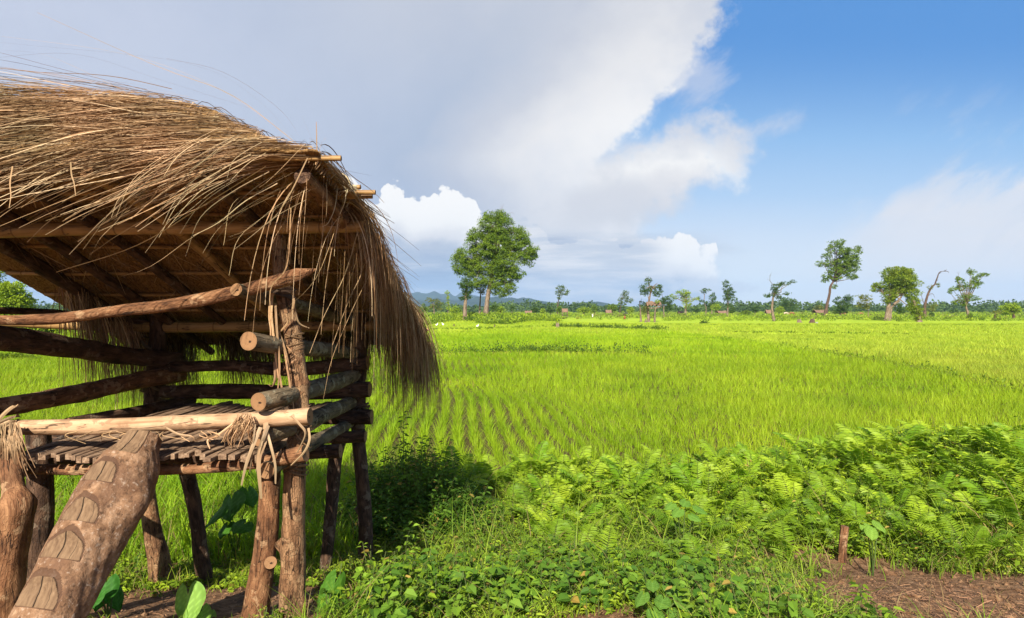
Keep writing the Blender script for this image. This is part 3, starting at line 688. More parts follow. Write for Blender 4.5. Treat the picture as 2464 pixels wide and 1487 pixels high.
    curtain(1150, 4.7, 6.0, .42, .74, .20, .30, .0048, -1.15, -.88, .95, .03)
    curtain(520, 5.2, 6.1, .5, .88, .16, .15, .005, -1.3, -.84, .9, 0)
    curtain(90, 3.6, 4.6, .4, .95, .05, -.05, .0040, -1.1, -.95, 1.15, .0)
    curtain(30, 3.0, 3.7, .3, .9, -.25, -.25, .0042, -1.15, -1.0, 1.2, .0)
    # (E) left gable
    def lf(x, y): return roof_z(y) - .05
    fringe(1300, (-3.62, -3.40), (4.6, 6.0), lf, .45, .95, .12, .05, .006, 11, 1.2, .05)
    # underside: loose stems poking down between the battens
    n = 2600; x = rng.uniform(-3.6, -1.05, n); y = rng.uniform(3.0, 5.9, n); tt = np.linspace(0, 1, 5)[None]; Ls = rng.uniform(.1, .35, n)
    a = rng.normal(0, .5, n); P = np.zeros((n, 5, 3)); P[..., 0] = x[:, None] + np.sin(a)[:, None]*Ls[:, None]*tt; P[..., 1] = y[:, None] + np.cos(a)[:, None]*Ls[:, None]*tt*.9
    P[..., 2] = roof_z(P[..., 1]) + .022 - (rng.random(n)**3*.12)[:, None]*tt - .004
    strands(P, .006*rng.uniform(.5, 1.2, n), rng, .8)
    # single long stems drawn where they catch the eye
    def hero(pts, w, c=(.36, .235, .13)):
        P = spline(PX(*pts), 16)[None]; strands(P, np.array([w]), rng, c=np.array([c]))
    for pts, w in [(((640, 400, 2.75), (480, 500, 2.6), (330, 590, 2.45), (135, 655, 2.4)), .0085), (((660, 470, 2.8), (480, 560, 2.6), (330, 655, 2.5), (110, 682, 2.4)), .006),
                   (((735, 345, 2.9), (640, 440, 2.8), (560, 490, 2.7), (538, 590, 2.65)), .005), (((740, 380, 2.9), (690, 480, 2.8), (640, 540, 2.75), (540, 582, 2.7)), .006),
                   (((560, 330, 2.7), (380, 430, 2.5), (300, 470, 2.4), (200, 600, 2.35)), .005), (((330, 430, 2.6), (290, 520, 2.55), (240, 575, 2.5), (215, 625, 2.45)), .006),
                   (((860, 560, 3.6), (830, 660, 3.5), (780, 760, 3.45), (745, 850, 3.45)), .007), (((868, 560, 3.6), (850, 650, 3.55), (800, 760, 3.5), (748, 858, 3.45)), .005),
                   (((830, 470, 3.4), (790, 600, 3.3), (745, 690, 3.25), (640, 782, 3.2)), .006), (((900, 640, 3.8), (850, 740, 3.7), (800, 860, 3.6), (778, 960, 3.55)), .005),
                   (((720, 350, 3.0), (560, 230, 3.0), (380, 160, 3.0), (90, 30, 2.95)), .0026), (((760, 400, 3.1), (620, 240, 3.1), (440, 150, 3.1), (0, 102, 3.0)), .0014),
                   (((700, 330, 3.0), (520, 210, 3.0), (300, 130, 3.0), (-20, 84, 3.0)), .0014), (((600, 260, 3.0), (380, 190, 3.0), (180, 130, 3.0), (-30, 140, 3.0)), .0018),
                   (((740, 370, 3.0), (680, 270, 3.0), (540, 175, 3.0), (400, 140, 3.0)), .0015), (((300, 220, 3), (200, 170, 3), (100, 130, 3), (0, 120, 3)), .003),
                   (((763, 372, 2.98), (762, 340, 2.98), (762, 320, 2.98), (761, 293, 2.98)), .006), (((764, 368, 2.98), (750, 335, 2.98), (738, 305, 2.98), (726, 279, 2.98)), .005),
                   (((766, 380, 2.98), (770, 355, 2.98), (776, 340, 2.98), (784, 332, 2.98)), .004), (((30, 400, 2.5), (24, 440, 2.5), (26, 470, 2.5), (22, 500, 2.5)), .006),
                   (((170, 390, 2.5), (172, 420, 2.5), (178, 440, 2.5), (182, 470, 2.5)), .006), (((785, 440, 3.2), (787, 470, 3.2), (786, 500, 3.2), (785, 522, 3.2)), .008),
                   (((700, 500, 3.2), (690, 640, 3.3), (650, 700, 3.4), (660, 820, 3.4)), .008), (((870, 600, 3.7), (868, 660, 3.65), (840, 720, 3.6), (800, 830, 3.55)), .005)]:
        hero(pts, w)
    for k in range(48):
        x = rng.uniform(400, 760); y = 240 + max(0, (x-600))*.75 + rng.uniform(60, 190); l = rng.uniform(60, 240); Y = 2.85
        hero(((x, y, Y), (x-l*.4, y+l*.22, Y-.1), (x-l*.75, y+l*.5, Y-.2), (x-l*rng.uniform(.85, 1.15), y+l*rng.uniform(.6, .95), Y-.25)), rng.uniform(.0026, .0045), tuple(np.array([.46, .32, .19])*rng.uniform(.6, 1.15)))
    o = B.out('thatch_strands', [M['straw']], root); o['kind'] = 'stuff'
make_thatch()

# lashings: strips of bark and palm leaf
def strips(name, specs, c, parent=None, seed=0):
    rng = np.random.default_rng(seed); B = Buf()
    for pts, w in specs:
        P = spline(PX(*pts), 22)[None]; K = 22
        tan = norm(np.gradient(P[0], axis=0)); sd = norm(np.cross(tan, np.array([0, 1.0, 0])) + rng.normal(0, .1, 3)); tw = rng.normal(0, .8)
        S2 = np.array([Matrix.Rotation(tw*k/K, 3, Vector(tan[k])) @ Vector(sd[k]) for k in range(K)])
        o = S2*(w*(1-.5*np.linspace(0, 1, K)**3))[:, None]*.5
        nrm = np.cross(tan, S2)*.0016
        V = np.stack([P[0]-o-nrm, P[0]-nrm*0+nrm, P[0]+o-nrm], 1).reshape(-1, 3)
        i = np.arange(K-1)*3; Q = np.concatenate([np.stack([i+a, i+a+1, i+a+4, i+a+3], 1) for a in (0, 1)])
        B.add(V, Q, np.array(c)*rng.uniform(.4, 1.3))
    return B.out(name, [M['straw']], parent or hut)
def loops(cx, cy, Y, r, n, name, c, seed, w=.02, tilt=.35, h=30):
    rng = np.random.default_rng(seed); sp = []
    for k in range(n):
        y0 = cy + rng.uniform(-h, h); t = rng.normal(0, tilt); pts = []
        for a in np.linspace(-.6, PI+.6, 7):
            p = W(cx, y0, Y) + np.array([math.cos(a)*r*1.06, -math.sin(a)*r*1.06, t*math.cos(a)*r])
            pts.append(((p[0]/p[1])*F+CX, CY-(p[2]-H)/p[1]*F, p[1]))
        sp.append((pts, w*rng.uniform(.6, 1.3)))
    strips(name, sp, c, seed=seed)
tan_c = (.36, .22, .12); pale_c = (.55, .40, .25)
loops(682, 700, 3.70, .068, 7, 'lashing', (.10, .06, .04), 80, .03, .5, 22)
loops(708, 850, 3.68, .060, 13, 'lashing', (.28, .16, .085), 81, .012, .6, 45)
loops(722, 1010, 3.66, .066, 12, 'lashing', (.28, .16, .085), 82, .012, 1.0, 40)
loops(712, 1108, 3.68, .071, 12, 'lashing', (.24, .14, .08), 83, .014, .8, 28)
loops(372, 880, 5.3, .10, 8, 'lashing', (.12, .08, .05), 84, .03, .6, 60)
loops(868, 990, 5.3, .07, 6, 'lashing', (.10, .06, .04), 85, .03, .8, 30)
loops(840, 455, 3.44, .06, 5, 'lashing', (.62, .48, .34), 86, .012, .4, 10)
loops(757, 412, 3.16, .05, 3, 'lashing', (.26, .17, .10), 88, .007, .3, 5)
strips('lashing', [(((846, 456, 3.36), (838, 430, 3.36), (820, 415, 3.38), (802, 416, 3.4)), .010), (((846, 452, 3.36), (832, 442, 3.36), (815, 430, 3.38), (800, 436, 3.4)), .008),
                   (((838, 452, 3.36), (832, 470, 3.34), (828, 490, 3.34), (818, 515, 3.36)), .010), (((812, 455, 3.3), (805, 500, 3.3), (790, 535, 3.3), (775, 545, 3.3)), .006)], (.58, .44, .30), seed=87)
strips('lashing', [(((704, 700, 3.6), (706, 730, 3.58), (696, 770, 3.6), (672, 800, 3.6)), 0.0174), (((706, 725, 3.6), (712, 760, 3.6), (722, 780, 3.6), (744, 790, 3.6)), 0.0124),
                   (((655, 705, 3.6), (652, 760, 3.58), (660, 830, 3.56), (668, 910, 3.56)), 0.0186), (((662, 730, 3.6), (666, 800, 3.56), (672, 880, 3.55), (668, 940, 3.55)), 0.0161),
                   (((672, 800, 3.6), (690, 860, 3.58), (696, 920, 3.58), (700, 975, 3.58)), 0.0136), (((684, 840, 3.6), (690, 880, 3.56), (700, 940, 3.56), (708, 990, 3.56)), 0.0112),
                   (((660, 870, 3.56), (662, 910, 3.54), (655, 930, 3.54), (645, 925, 3.54)), 0.0149), (((650, 700, 3.6), (648, 760, 3.58), (652, 800, 3.56), (646, 850, 3.56)), .012),
                   (((672, 900, 3.55), (680, 950, 3.55), (682, 990, 3.5), (676, 1030, 3.5)), 0.0124)], tan_c, seed=89)
def bundle(name, cx, cy, Y, n, L, spread, c, seed, side=0.0, w=.016):
    rng = np.random.default_rng(seed); sp = []
    for k in range(n):
        x = cx + rng.uniform(-spread, spread); y = cy + rng.uniform(-14, 14); l = L*rng.uniform(.4, 1.0); sx = rng.normal(side, .18)*l
        sp.append((((x, y, Y), (x+sx*.4, y+l*.3, Y-.05), (x+sx*.8, y+l*.65, Y-.03), (x+sx+rng.normal(0, 8), y+l, Y)), w*rng.uniform(.4, 1.3)))
    strips(name, sp, c, seed=seed)
bundle('leaf_tie', 22, 1030, 3.36, 90, 140, 24, (.36, .23, .135), 90, .1, .010)
loops(14, 1026, 3.44, .06, 12, 'leaf_tie', (.34, .22, .13), 93, .016, .9, 14)
bundle('leaf_tie', 590, 1006, 3.36, 60, 70, 24, (.42, .27, .155), 91, -.35, .006)
bundle('leaf_tie', 640, 1035, 3.33, 5, 150, 28, (.50, .36, .23), 92, -.05, .018)
strips('lashing', [(((640, 1010, 3.4), (636, 1060, 3.3), (622, 1110, 3.3), (628, 1200, 3.3)), .030), (((560, 1020, 3.34), (520, 1050, 3.36), (500, 1060, 3.36), (505, 1080, 3.36)), .012),
                   (((400, 1030, 3.34), (430, 1045, 3.34), (460, 1050, 3.34), (470, 1062, 3.36)), .012), (((700, 1000, 3.38), (720, 1020, 3.36), (735, 1045, 3.36), (715, 1090, 3.4)), .014),
                   (((742, 1030, 3.4), (744, 1060, 3.36), (730, 1090, 3.36), (700, 1120, 3.4)), .014)], (.42, .28, .17), seed=94)
rngS = np.random.default_rng(95)
strips('peeling_bark', [(((x, 1038, 3.37), (x+rngS.uniform(-30, 30), 1048, 3.35), (x+rngS.uniform(-50, 50), 1056+rngS.uniform(-5, 12), 3.36)), rngS.uniform(.002, .006)) for x in rngS.uniform(150, 600, 26)], (.42, .27, .15), seed=96)

# notched log used as a ladder ------------------------------------------------
def make_ladder():
    p0 = W(54, 1600, 2.66); p1 = W(350, 1048, 3.37)
    root = empty('log_ladder', p0, 'thick notched log leaning from the ground against the hut floor', 'ladder')
    ln = np.linalg.norm(p1-p0); T = (p1-p0)/ln
    view = norm(np.array([-0.05, -1.0, .55])); up = norm(view - T*np.dot(view, T)); A = np.cross(T, up)
    n, seg = 620, 190; s = np.linspace(0, ln, n); th = np.linspace(0, 2*PI, seg, endpoint=False)
    S_, TH = np.meshgrid(s, th, indexing='ij')
    R = np.interp(s/ln, [0, .25, .5, .72, .86, .93, 1.0], [.150, .156, .170, .176, .148, .104, .088])[:, None]
    R = R*(1 + .025*np.sin(TH*2+S_*3) + .018*np.sin(TH*5+S_*9+1) + .010*np.sin(TH*9-S_*21) + .006*np.sin(TH*17+S_*47) + .008*vn(TH*.8, S_*3, 1.3))
    R = R + .045*np.exp(-((S_-.66*ln)/.09)**2 - (np.angle(np.exp(1j*(TH-1.5)))/.4)**2)    # flared root side
    hh = R*np.cos(TH); ww = R*np.sin(TH); cut = np.zeros_like(hh); rim = np.zeros_like(hh); hh0 = hh.copy()
    def lip(yd):
        sc = np.linspace(0, ln, 400); q = p0 + T*sc[:, None] + up*.158; return float(np.interp(yd, (CY-(q[:, 2]-H)/q[:, 1]*F)[::-1], sc[::-1]))
    for (yl, dep, L) in ((1585, .034, .128), (1458, .034, .128), (1340, .032, .120), (1252, .030, .112), (1157, .028, .108), (1078, .026, .3)):
        sa = lip(yl); Rl = hh0[:, :1] + 0*hh
        hc = Rl - dep*(1-(np.clip((S_-sa)/L, 0, 1))**2.2); m = (S_ > sa) & (S_ < sa+L) & (hh > hc)
        hc2 = Rl - (dep+.006)*(1-np.clip((S_-sa+.006)/(L*1.28), 0, 1)**2.2); m2 = (S_ > sa-.006) & (S_ < sa+L*1.28) & (hh > hc2) & ~m
        cut = np.where(m, 1.0, np.where(m2, 0, cut)); rim = np.where(m2, 1.0, rim)
        hh = np.where(m, hc + .0012*np.sin(S_*60+ww*20), np.where(m2, np.minimum(hh, hc2*.35+hh*.65) - .002, hh))
    V = p0 + T*S_[..., None] + up*hh[..., None] + A*ww[..., None]
    i = np.arange(n-1)[:, None]*seg; j = np.arange(seg)[None]; j2 = (j+1) % seg
    Q = np.stack([i+j, i+seg+j, i+seg+j2, i+j2], -1).reshape(-1, 4)
    V = V.reshape(-1, 3); lc = np.stack([hh, ww, S_+3], -1).reshape(-1, 3)
    c = np.stack([cut, rim, cut*0], -1).reshape(-1, 3)
    ce = p1; V = np.vstack([V, V[-seg:], [ce]]); lc = np.vstack([lc, lc[-seg:], [[0, 0, 3+ln]]]); c = np.vstack([c, np.tile([[1, 0, 0]], (seg+1, 1))])
    m0 = n*seg; r = np.arange(seg); caps = np.stack([m0+r, m0+(r+1) % seg, np.full(seg, m0+seg)], 1)[:, ::-1]
    m, x, out = newmat('ladder_log'); a = attr(x, 'col'); ca, cb, _ = x.sep(a); L = attr(x, 'lc', 'Vector'); la, lb, lz = x.sep(L)
    n1 = x.noise(L, 14, 6, .65, .3); n2 = x.noise(L, 42, 5, .65); n3 = x.noise(L, 4.5, 4, .6); n5 = x.noise(x.vec(la, lb, lz*.25), 55, 4, .6)
    bark = x.ramp(n1, [(0.3, (0.10, 0.048, 0.025, 1)), (0.5, (0.20, 0.108, 0.058, 1)), (0.7, (0.35, 0.215, 0.13, 1))])
    bark = x.mix(x.smooth(n2, .56, .68)*.7, bark, (0.06, 0.035, 0.022, 1))
    bark = x.mix(x.smooth(n3, .46, .62)*.7, bark, (0.12, 0.062, 0.036, 1)); bark = x.mix(x.smooth(x.noise(L, 26, 6, .7), .58, .66)*.75, bark, (0.055, 0.028, 0.016, 1))
    bark = x.mix(x.smooth(n2, .44, .34)*.45, bark, (0.44, 0.34, 0.26, 1))
    wood = x.ramp(n5, [(0.3, (0.105, 0.06, 0.034, 1)), (0.6, (0.19, 0.118, 0.067, 1)), (0.8, (0.26, 0.17, 0.10, 1))])
    crk = x.smooth(x.math('ABSOLUTE', lb + (n3-.5)*.05 + .01), .004, .0012)
    wood = x.mix(crk, wood, (0.03, 0.018, 0.01, 1))
    crk2 = x.smooth(x.math('ABSOLUTE', lb + (n3-.5)*.08 - .05), .0025, .001)
    wood = x.mix(crk2*.8, wood, (0.05, 0.03, 0.018, 1))
    bark = x.mix(x.smooth(cb, .3, .8)*.85, bark, (0.075, 0.038, 0.022, 1))
    cc = x.smooth(ca, .4, .6)
    p = principled(x, x.mix(cc, bark, wood), .85, .2, n1*.7 + n2*.6 - cc*(crk) - cc*.15, .85, .016)
    x.nt.links.new(p.outputs[0], out.inputs[0])
    build('log_body', V, [Q, caps], m, root, col=c, lc=lc, smooth=False)
make_ladder()

# ------------------------------------------------------------------ trees
def crown_leaves(lobes, Y, size, rng, colA, colB, dens=1.0, droop=0.35):
    """leafy sprays spread through ellipsoidal lobes given in picture units at distance Y"""
    k = Y/F; C = []; D = []
    for lb in lobes:
        cx, cy, rx, ry = lb[:4]; dd = lb[4] if len(lb) > 4 else 1.0
        off = rng.uniform(-.5, .5)*min(rx, 14)*k if len(lobes) > 1 else 0
        c = W(cx, cy, Y); c = np.array([c[0], Y+off, c[2]]); r = np.array([rx*k, min(rx, 1.6*ry+4)*k*.95, ry*k])
        ns = int(max(12, (rx*ry)**.74*1.5*dd*dens))        # sprays
        u = rand_dir(ns, rng)*(rng.uniform(.35, 1.08, ns)**.6)[:, None]
        u *= (1 + .22*np.sin(u[:, 0:1]*5+cx)*np.sin(u[:, 2:3]*6+cy))
        sc = c + u*r
        sr = np.clip(rng.uniform(.18, .36, ns)*(rx*ry)**.5, 2.2, 8)*k
        for q in range(ns):
            m = int(np.clip((sr[q]/k/size)**2*6.5, 10, 90)); d = rand_dir(m, rng)*(rng.random(m)**.45)[:, None]
            p = sc[q] + d*sr[q]*np.array([1.15, 1.15, .55])
            p[:, 2] -= np.linalg.norm(d[:, :2], axis=1)*sr[q]*droop
            C.append(p); o = norm(u[q]*r + 1e-6)
            D.append(norm(d*.8 + o*.5 + np.array([0, 0, -droop*.6]) + rng.normal(0, .35, (m, 3))))
    C = np.concatenate(C); D = np.concatenate(D); n = len(C)
    Nn = norm(rng.normal(0, .55, (n, 3)) + np.array([0, -.1, .9]))
    L = size*k*rng.uniform(.75, 1.6, n); V, Q = leaf4(C, D, Nn, L, L*.55)
    t = rng.random((n, 1)); cc = np.array(colA)*(1-t) + np.array(colB)*t
    return V, Q, np.repeat(cc, 4, 0)
GREENS = {'mid': ((.07, .13, .010), (.17, .25, .018)), 'dark': ((.030, .072, .010), (.085, .145, .016)), 'bright': ((.15, .24, .012), (.28, .37, .025)),
          'olive': ((.08, .115, .018), (.19, .20, .035)), 'yellow': ((.095, .155, .012), (.225, .295, .022)), 'blue': ((.05, .09, .015), (.135, .185, .03))}
def tree(label, trunk, w, lobes, green='mid', Y=None, kind='tree', group=None, size=2.3, seed=0, branches=(), bark='far_bark', dens=1.0, bare=(), droop=.35, cat='tree', limb=True):
    rng = np.random.default_rng(seed + int(trunk[0][0]))
    bx, by = trunk[0]
    Y = Y or (H*F)/(max(by-CY, 5)); k = Y/F
    base = W(bx, by, Y); base[2] = float(terrain(base[0], Y)) - .05*k*10*.2
    root = empty(kind, base, label, cat, group)
    P = [base] + [W(a, b, Y) for a, b in trunk[1:]]
    B = Buf(); r0 = w/2*k; rr = [r0*1.25] + [r0*(1-.55*i/max(1, len(P)-1)) for i in range(1, len(P))]
    V, Fs, L = log(P, rr, seg=10, n=16, rough=.07, seed=seed); B.add(V, Fs, L=L)
    for br in branches:
        V, Fs, L = log([W(a, b, Y + (rng.uniform(-2, 2)*k if i else 0)) for i, (a, b) in enumerate(br[1])], [br[0]/2*k, br[0]/2*k*.7, br[0]/2*k*.3], seg=7, n=10, rough=.08, seed=seed+1); B.add(V, Fs, L=L)
    top = P[-1]
    if limb and lobes:
        for lb in lobes:
            c = W(lb[0], lb[1], Y); dx = c - top
            st = P[-1] if rng.random() < .6 or len(P) < 3 else P[-2]
            for q in range(2 if lb[2] > 14 else 1):
                e = c + rand_dir(1, rng)[0]*np.array([lb[2], lb[2]*.5, lb[3]])*k*.55
                md = st*.5 + e*.5 + rng.normal(0, 1.5, 3)*k
                V, Fs, L = log([st, md, e], [r0*.34, r0*.2, r0*.06+.01], seg=6, n=8, rough=.06, seed=q); B.add(V, Fs, L=L)
    for bl in bare:      # leafless twigs
        pts = [W(a, b, Y) for a, b in bl[1]]
        V, Fs, L = log(pts, [bl[0]/2*k, bl[0]/2*k*.3], seg=6, n=12, rough=.05, seed=seed+2); B.add(V, Fs, L=L)
        for q in range(bl[2] if len(bl) > 2 else 4):
            i = rng.integers(1, len(pts)); p = pts[i]*rng.uniform(.3, 1) ; p = pts[i-1] + (pts[i]-pts[i-1])*rng.random()
            e = p + norm((pts[-1]-pts[0]) + rng.normal(0, 1, 3)*np.linalg.norm(pts[-1]-pts[0])*.8)*rng.uniform(4, 11)*k
            V, Fs, L = log([p, (p+e)/2 + rng.normal(0, .6, 3)*k, e], [bl[0]*.22*k, .05*k], seg=5, n=6, rough=.05); B.add(V, Fs, L=L)
    B.out('trunk', [M[bark], M[bark]], root, smooth=True)
    if lobes:
        V, Q, C = crown_leaves(lobes, Y, size, rng, *GREENS[green], dens=dens, droop=droop)
        build('crown', V, [Q], M['tree_leaf'], root, col=C)
    return root

tree('largest tree, tall with a broad drooping crown and thick pale trunk, above the shrub mound', [(1169, 772), (1171, 735), (1177, 694), (1186, 650), (1192, 600), (1192, 560)], 13,
     [(1192, 540, 40, 30), (1172, 520, 14, 12, .8), (1205, 520, 22, 16), (1152, 572, 32, 24), (1145, 555, 14, 10), (1240, 570, 34, 30), (1195, 585, 45, 36), (1125, 612, 30, 24), (1105, 632, 18, 16), (1165, 630, 36, 28), (1215, 630, 36, 30),
      (1262, 600, 28, 26), (1280, 612, 13, 16), (1275, 632, 12, 8), (1120, 650, 22, 14), (1150, 668, 22, 18), (1185, 668, 26, 22), (1222, 664, 24, 20), (1242, 655, 18, 16), (1210, 690, 24, 18), (1232, 694, 12, 10), (1190, 700, 9, 10), (1098, 646, 9, 12), (1136, 640, 22, 18)],
     'mid', Y=112, seed=1, size=2.5, dens=.6, droop=1.0, bare=((.9, [(1190, 540), (1206, 505), (1212, 490)], 5), (.7, [(1205, 530), (1228, 512), (1240, 516)], 3)))
tree('narrow tree with two stacked leaf clumps in front of the largest tree', [(1119, 773), (1119, 740), (1121, 715), (1122, 690)], 10.5, [(1121, 683, 17, 10), (1124, 693, 16, 12), (1120, 673, 9, 6), (1121, 715, 13, 5), (1111, 717, 8, 4), (1122, 705, 9, 6)], 'dark', Y=105, seed=2, bark='far_bark', size=2.4, dens=1.2)
tree('thin pole-like tree between the narrow tree and the largest tree', [(1154, 760), (1155, 730), (1157, 700), (1158, 680)], 4.5, [(1157, 690, 13, 14, .8), (1146, 682, 9, 10, .7), (1163, 702, 6, 7, .8)], 'olive', Y=118, seed=3)
tree('small lone tree with a tilted round crown, left of centre on the horizon', [(1341, 753), (1342, 735), (1346, 713), (1350, 702)], 3.2, [(1349, 693, 11, 7), (1358, 702, 12, 7), (1345, 705, 8, 6), (1346, 716, 4, 4)], 'blue', Y=235, seed=4, bark='far_bark_dark')
tree('loose crowned tree left of the tree house', [(1491, 761), (1492, 745), (1495, 732), (1498, 715)], 2.6, [(1504, 704, 9, 5, .8), (1500, 713, 11, 5), (1512, 722, 10, 7), (1499, 730, 8, 5), (1495, 722, 6, 4)], 'blue', Y=225, seed=5, bark='far_bark_dark')
tree('forked tree with dark crown that holds up the tree house', [(1561, 776), (1559, 745), (1558, 734), (1562, 722), (1565, 705), (1567, 688)], 6.5, [(1553, 693, 14, 10), (1560, 676, 7, 9), (1549, 703, 9, 7), (1583, 696, 12, 10), (1580, 707, 9, 6), (1588, 690, 6, 6)], 'dark', Y=121, seed=6,
     branches=[(3.5, [(1566, 705), (1572, 690), (1581, 682)]), (2.2, [(1562, 722), (1559, 712), (1559, 703)])], bare=((.7, [(1564, 690), (1562, 674), (1556, 667)], 4), (.6, [(1581, 683), (1590, 690), (1596, 686)], 4)))
tree('dark round-headed tree just right of the tree house', [(1598, 762), (1597, 748), (1597, 735)], 3.2, [(1606, 722, 13, 9), (1602, 734, 13, 9), (1610, 741, 9, 9), (1595, 724, 7, 8)], 'dark', Y=215, seed=7, bare=((.6, [(1594, 730), (1594, 712), (1592, 700)], 6),), dens=1.2)
tree('bright green spreading tree with one long low branch on each side', [(1649, 752), (1650, 742), (1652, 728), (1650, 715)], 5.5, [(1644, 703, 15, 5), (1655, 709, 9, 7), (1650, 717, 11, 7), (1654, 730, 10, 11), (1625, 716, 9, 2.5, .8), (1617, 711, 4, 3), (1672, 720, 9, 2.5, .8), (1681, 717, 4, 2.5), (1634, 703, 8, 3)], 'bright', Y=250, seed=8,
     branches=[(1.6, [(1651, 726), (1636, 722), (1620, 713)]), (1.6, [(1652, 722), (1668, 721), (1682, 717)])])
tree('spindly pole tree with a small flat top and a tuft halfway up', [(1698, 757), (1699, 740), (1694, 728), (1695, 712), (1693, 704)], 2.2, [(1697, 697, 10, 4), (1693, 701, 5, 3), (1689, 724, 4, 3)], 'dark', Y=245, seed=9, limb=False, branches=[(1, [(1695, 712), (1697, 704), (1701, 699)])])
tree('slender dark tree with tapering crown beside the spindly pole tree', [(1713, 757), (1713, 748), (1714, 735), (1715, 718)], 3, [(1715, 708, 5, 4), (1714, 717, 8, 7), (1712, 727, 11, 5), (1715, 733, 9, 5), (1709, 740, 8, 6)], 'dark', Y=290, seed=10)
tree('tall egg-crowned tree with a wispy brownish top', [(1750, 763), (1751, 745), (1751, 735), (1752, 725)], 4.2, [(1753, 702, 12, 10), (1755, 713, 12, 9), (1749, 719, 9, 6), (1751, 732, 6, 6), (1748, 692, 10, 9, .6), (1745, 682, 8, 8, .45), (1750, 677, 5, 5, .4)], 'dark', Y=214, seed=11, size=2.0, dens=1.3)
tree('wind-bent tree with bare spike above and layered branches to the right', [(1863, 773), (1858, 748), (1859, 725), (1862, 708), (1866, 701)], 6.5, [(1866, 688, 11, 5), (1862, 694, 8, 4), (1876, 683, 7, 3), (1892, 681, 16, 3.5), (1908, 677, 7, 2.5, .7), (1852, 709, 13, 4), (1844, 712, 6, 2.5), (1874, 713, 8, 5), (1893, 706, 9, 3.5), (1880, 718, 7, 4), (1866, 700, 8, 5)], 'dark', Y=130, seed=12,
     branches=[(3.5, [(1862, 706), (1872, 705), (1880, 703)]), (1.8, [(1879, 704), (1881, 692), (1890, 683)])], bare=((1.3, [(1861, 686), (1853, 676), (1853, 665), (1856, 656)], 5),))
tree('dark round tree behind the wind-bent tree', [(1899, 754), (1899, 745), (1899, 738)], 4, [(1897, 727, 14, 9), (1901, 738, 16, 9), (1891, 741, 10, 8), (1886, 735, 7, 10)], 'dark', Y=330, seed=13, dens=1.1)
tree('very tall leaning tree with a big uneven crown, right of centre', [(1985, 764), (1988, 745), (1991, 729), (1996, 708), (1998, 690), (2005, 678), (2014, 665)], 8, [(2010, 588, 15, 9), (2020, 582, 10, 7), (1999, 600, 11, 9), (1992, 614, 11, 8), (2064, 598, 9, 8), (2068, 606, 5, 5), (2027, 605, 17, 12), (2045, 612, 15, 12), (1976, 633, 10, 6), (2000, 632, 16, 10), (2030, 628, 22, 15), (2055, 628, 13, 16), (2058, 644, 12, 10), (2007, 650, 20, 10), (2035, 648, 18, 12), (1990, 662, 11, 8), (1987, 674, 9, 4), (2013, 666, 16, 7), (2046, 664, 12, 6), (2056, 667, 9, 6), (2008, 688, 7, 5)],
     'mid', Y=190, seed=14, bark='far_bark_dark', branches=[(3.2, [(2012, 670), (2022, 640), (2020, 602)]), (2.6, [(2014, 668), (2035, 650), (2055, 620)])], size=2.5, dens=1.0)
tree('dense heart-shaped bushy tree right of the tall leaning tree', [(2022, 762), (2022, 752), (2024, 742)], 5, [(2019, 722, 11, 8), (2023, 735, 13, 10), (2040, 715, 11, 6), (2041, 725, 11, 10), (2017, 748, 13, 7), (2030, 745, 12, 8)], 'dark', Y=215, seed=15, dens=1.35)
tree('flat-topped dull green tree left of the massive tree', [(2090, 767), (2089, 750), (2088, 735), (2085, 722)], 1.8, [(2082, 713, 16, 4), (2090, 720, 10, 3.5), (2073, 716, 7, 3), (2076, 728, 13, 7, .8), (2074, 738, 15, 7, .8), (2090, 732, 7, 8, .5)], 'olive', Y=170, seed=16)
tree('massive spreading tree with a forked pale trunk and heavy yellow-green crown', [(2135, 772), (2136, 755), (2138, 738), (2140, 722), (2143, 705)], 13, [(2164, 652, 32, 11), (2146, 662, 20, 12), (2183, 660, 18, 14), (2140, 676, 18, 10), (2165, 672, 28, 14), (2192, 680, 14, 16), (2180, 690, 20, 14), (2158, 692, 20, 12), (2118, 686, 14, 6), (2105, 688, 8, 7), (2101, 697, 5, 4), (2128, 695, 14, 8), (2135, 708, 16, 10), (2134, 722, 11, 8), (2190, 705, 17, 12), (2195, 722, 13, 12), (2190, 737, 10, 8), (2205, 698, 7, 5, .5), (2216, 682, 7, 8, .25), (2150, 716, 9, 6)],
     'yellow', Y=136, seed=17, branches=[(6, [(2138, 745), (2150, 735), (2166, 724)]), (6, [(2150, 733), (2168, 715), (2178, 690)])], size=2.7, dens=1.2)
tree('second slim trunk with low dark leaves directly behind the massive tree', [(2144, 768), (2144, 750), (2147, 740)], 4, [(2157, 732, 13, 7), (2150, 726, 10, 6), (2165, 739, 8, 6)], 'dark', Y=155, seed=18)
tree('leaning trunk wrapped in yellow-green creeper, right beside the massive tree', [(2212, 775), (2211, 766), (2207, 750), (2202, 735), (2197, 722)], 12, [(2198, 724, 9, 8), (2203, 733, 11, 8), (2197, 742, 11, 7), (2209, 746, 10, 9), (2205, 755, 11, 7), (2213, 761, 10, 7), (2209, 767, 8, 4)], 'yellow', Y=122, seed=19, size=2.6, dens=1.3, limb=False)
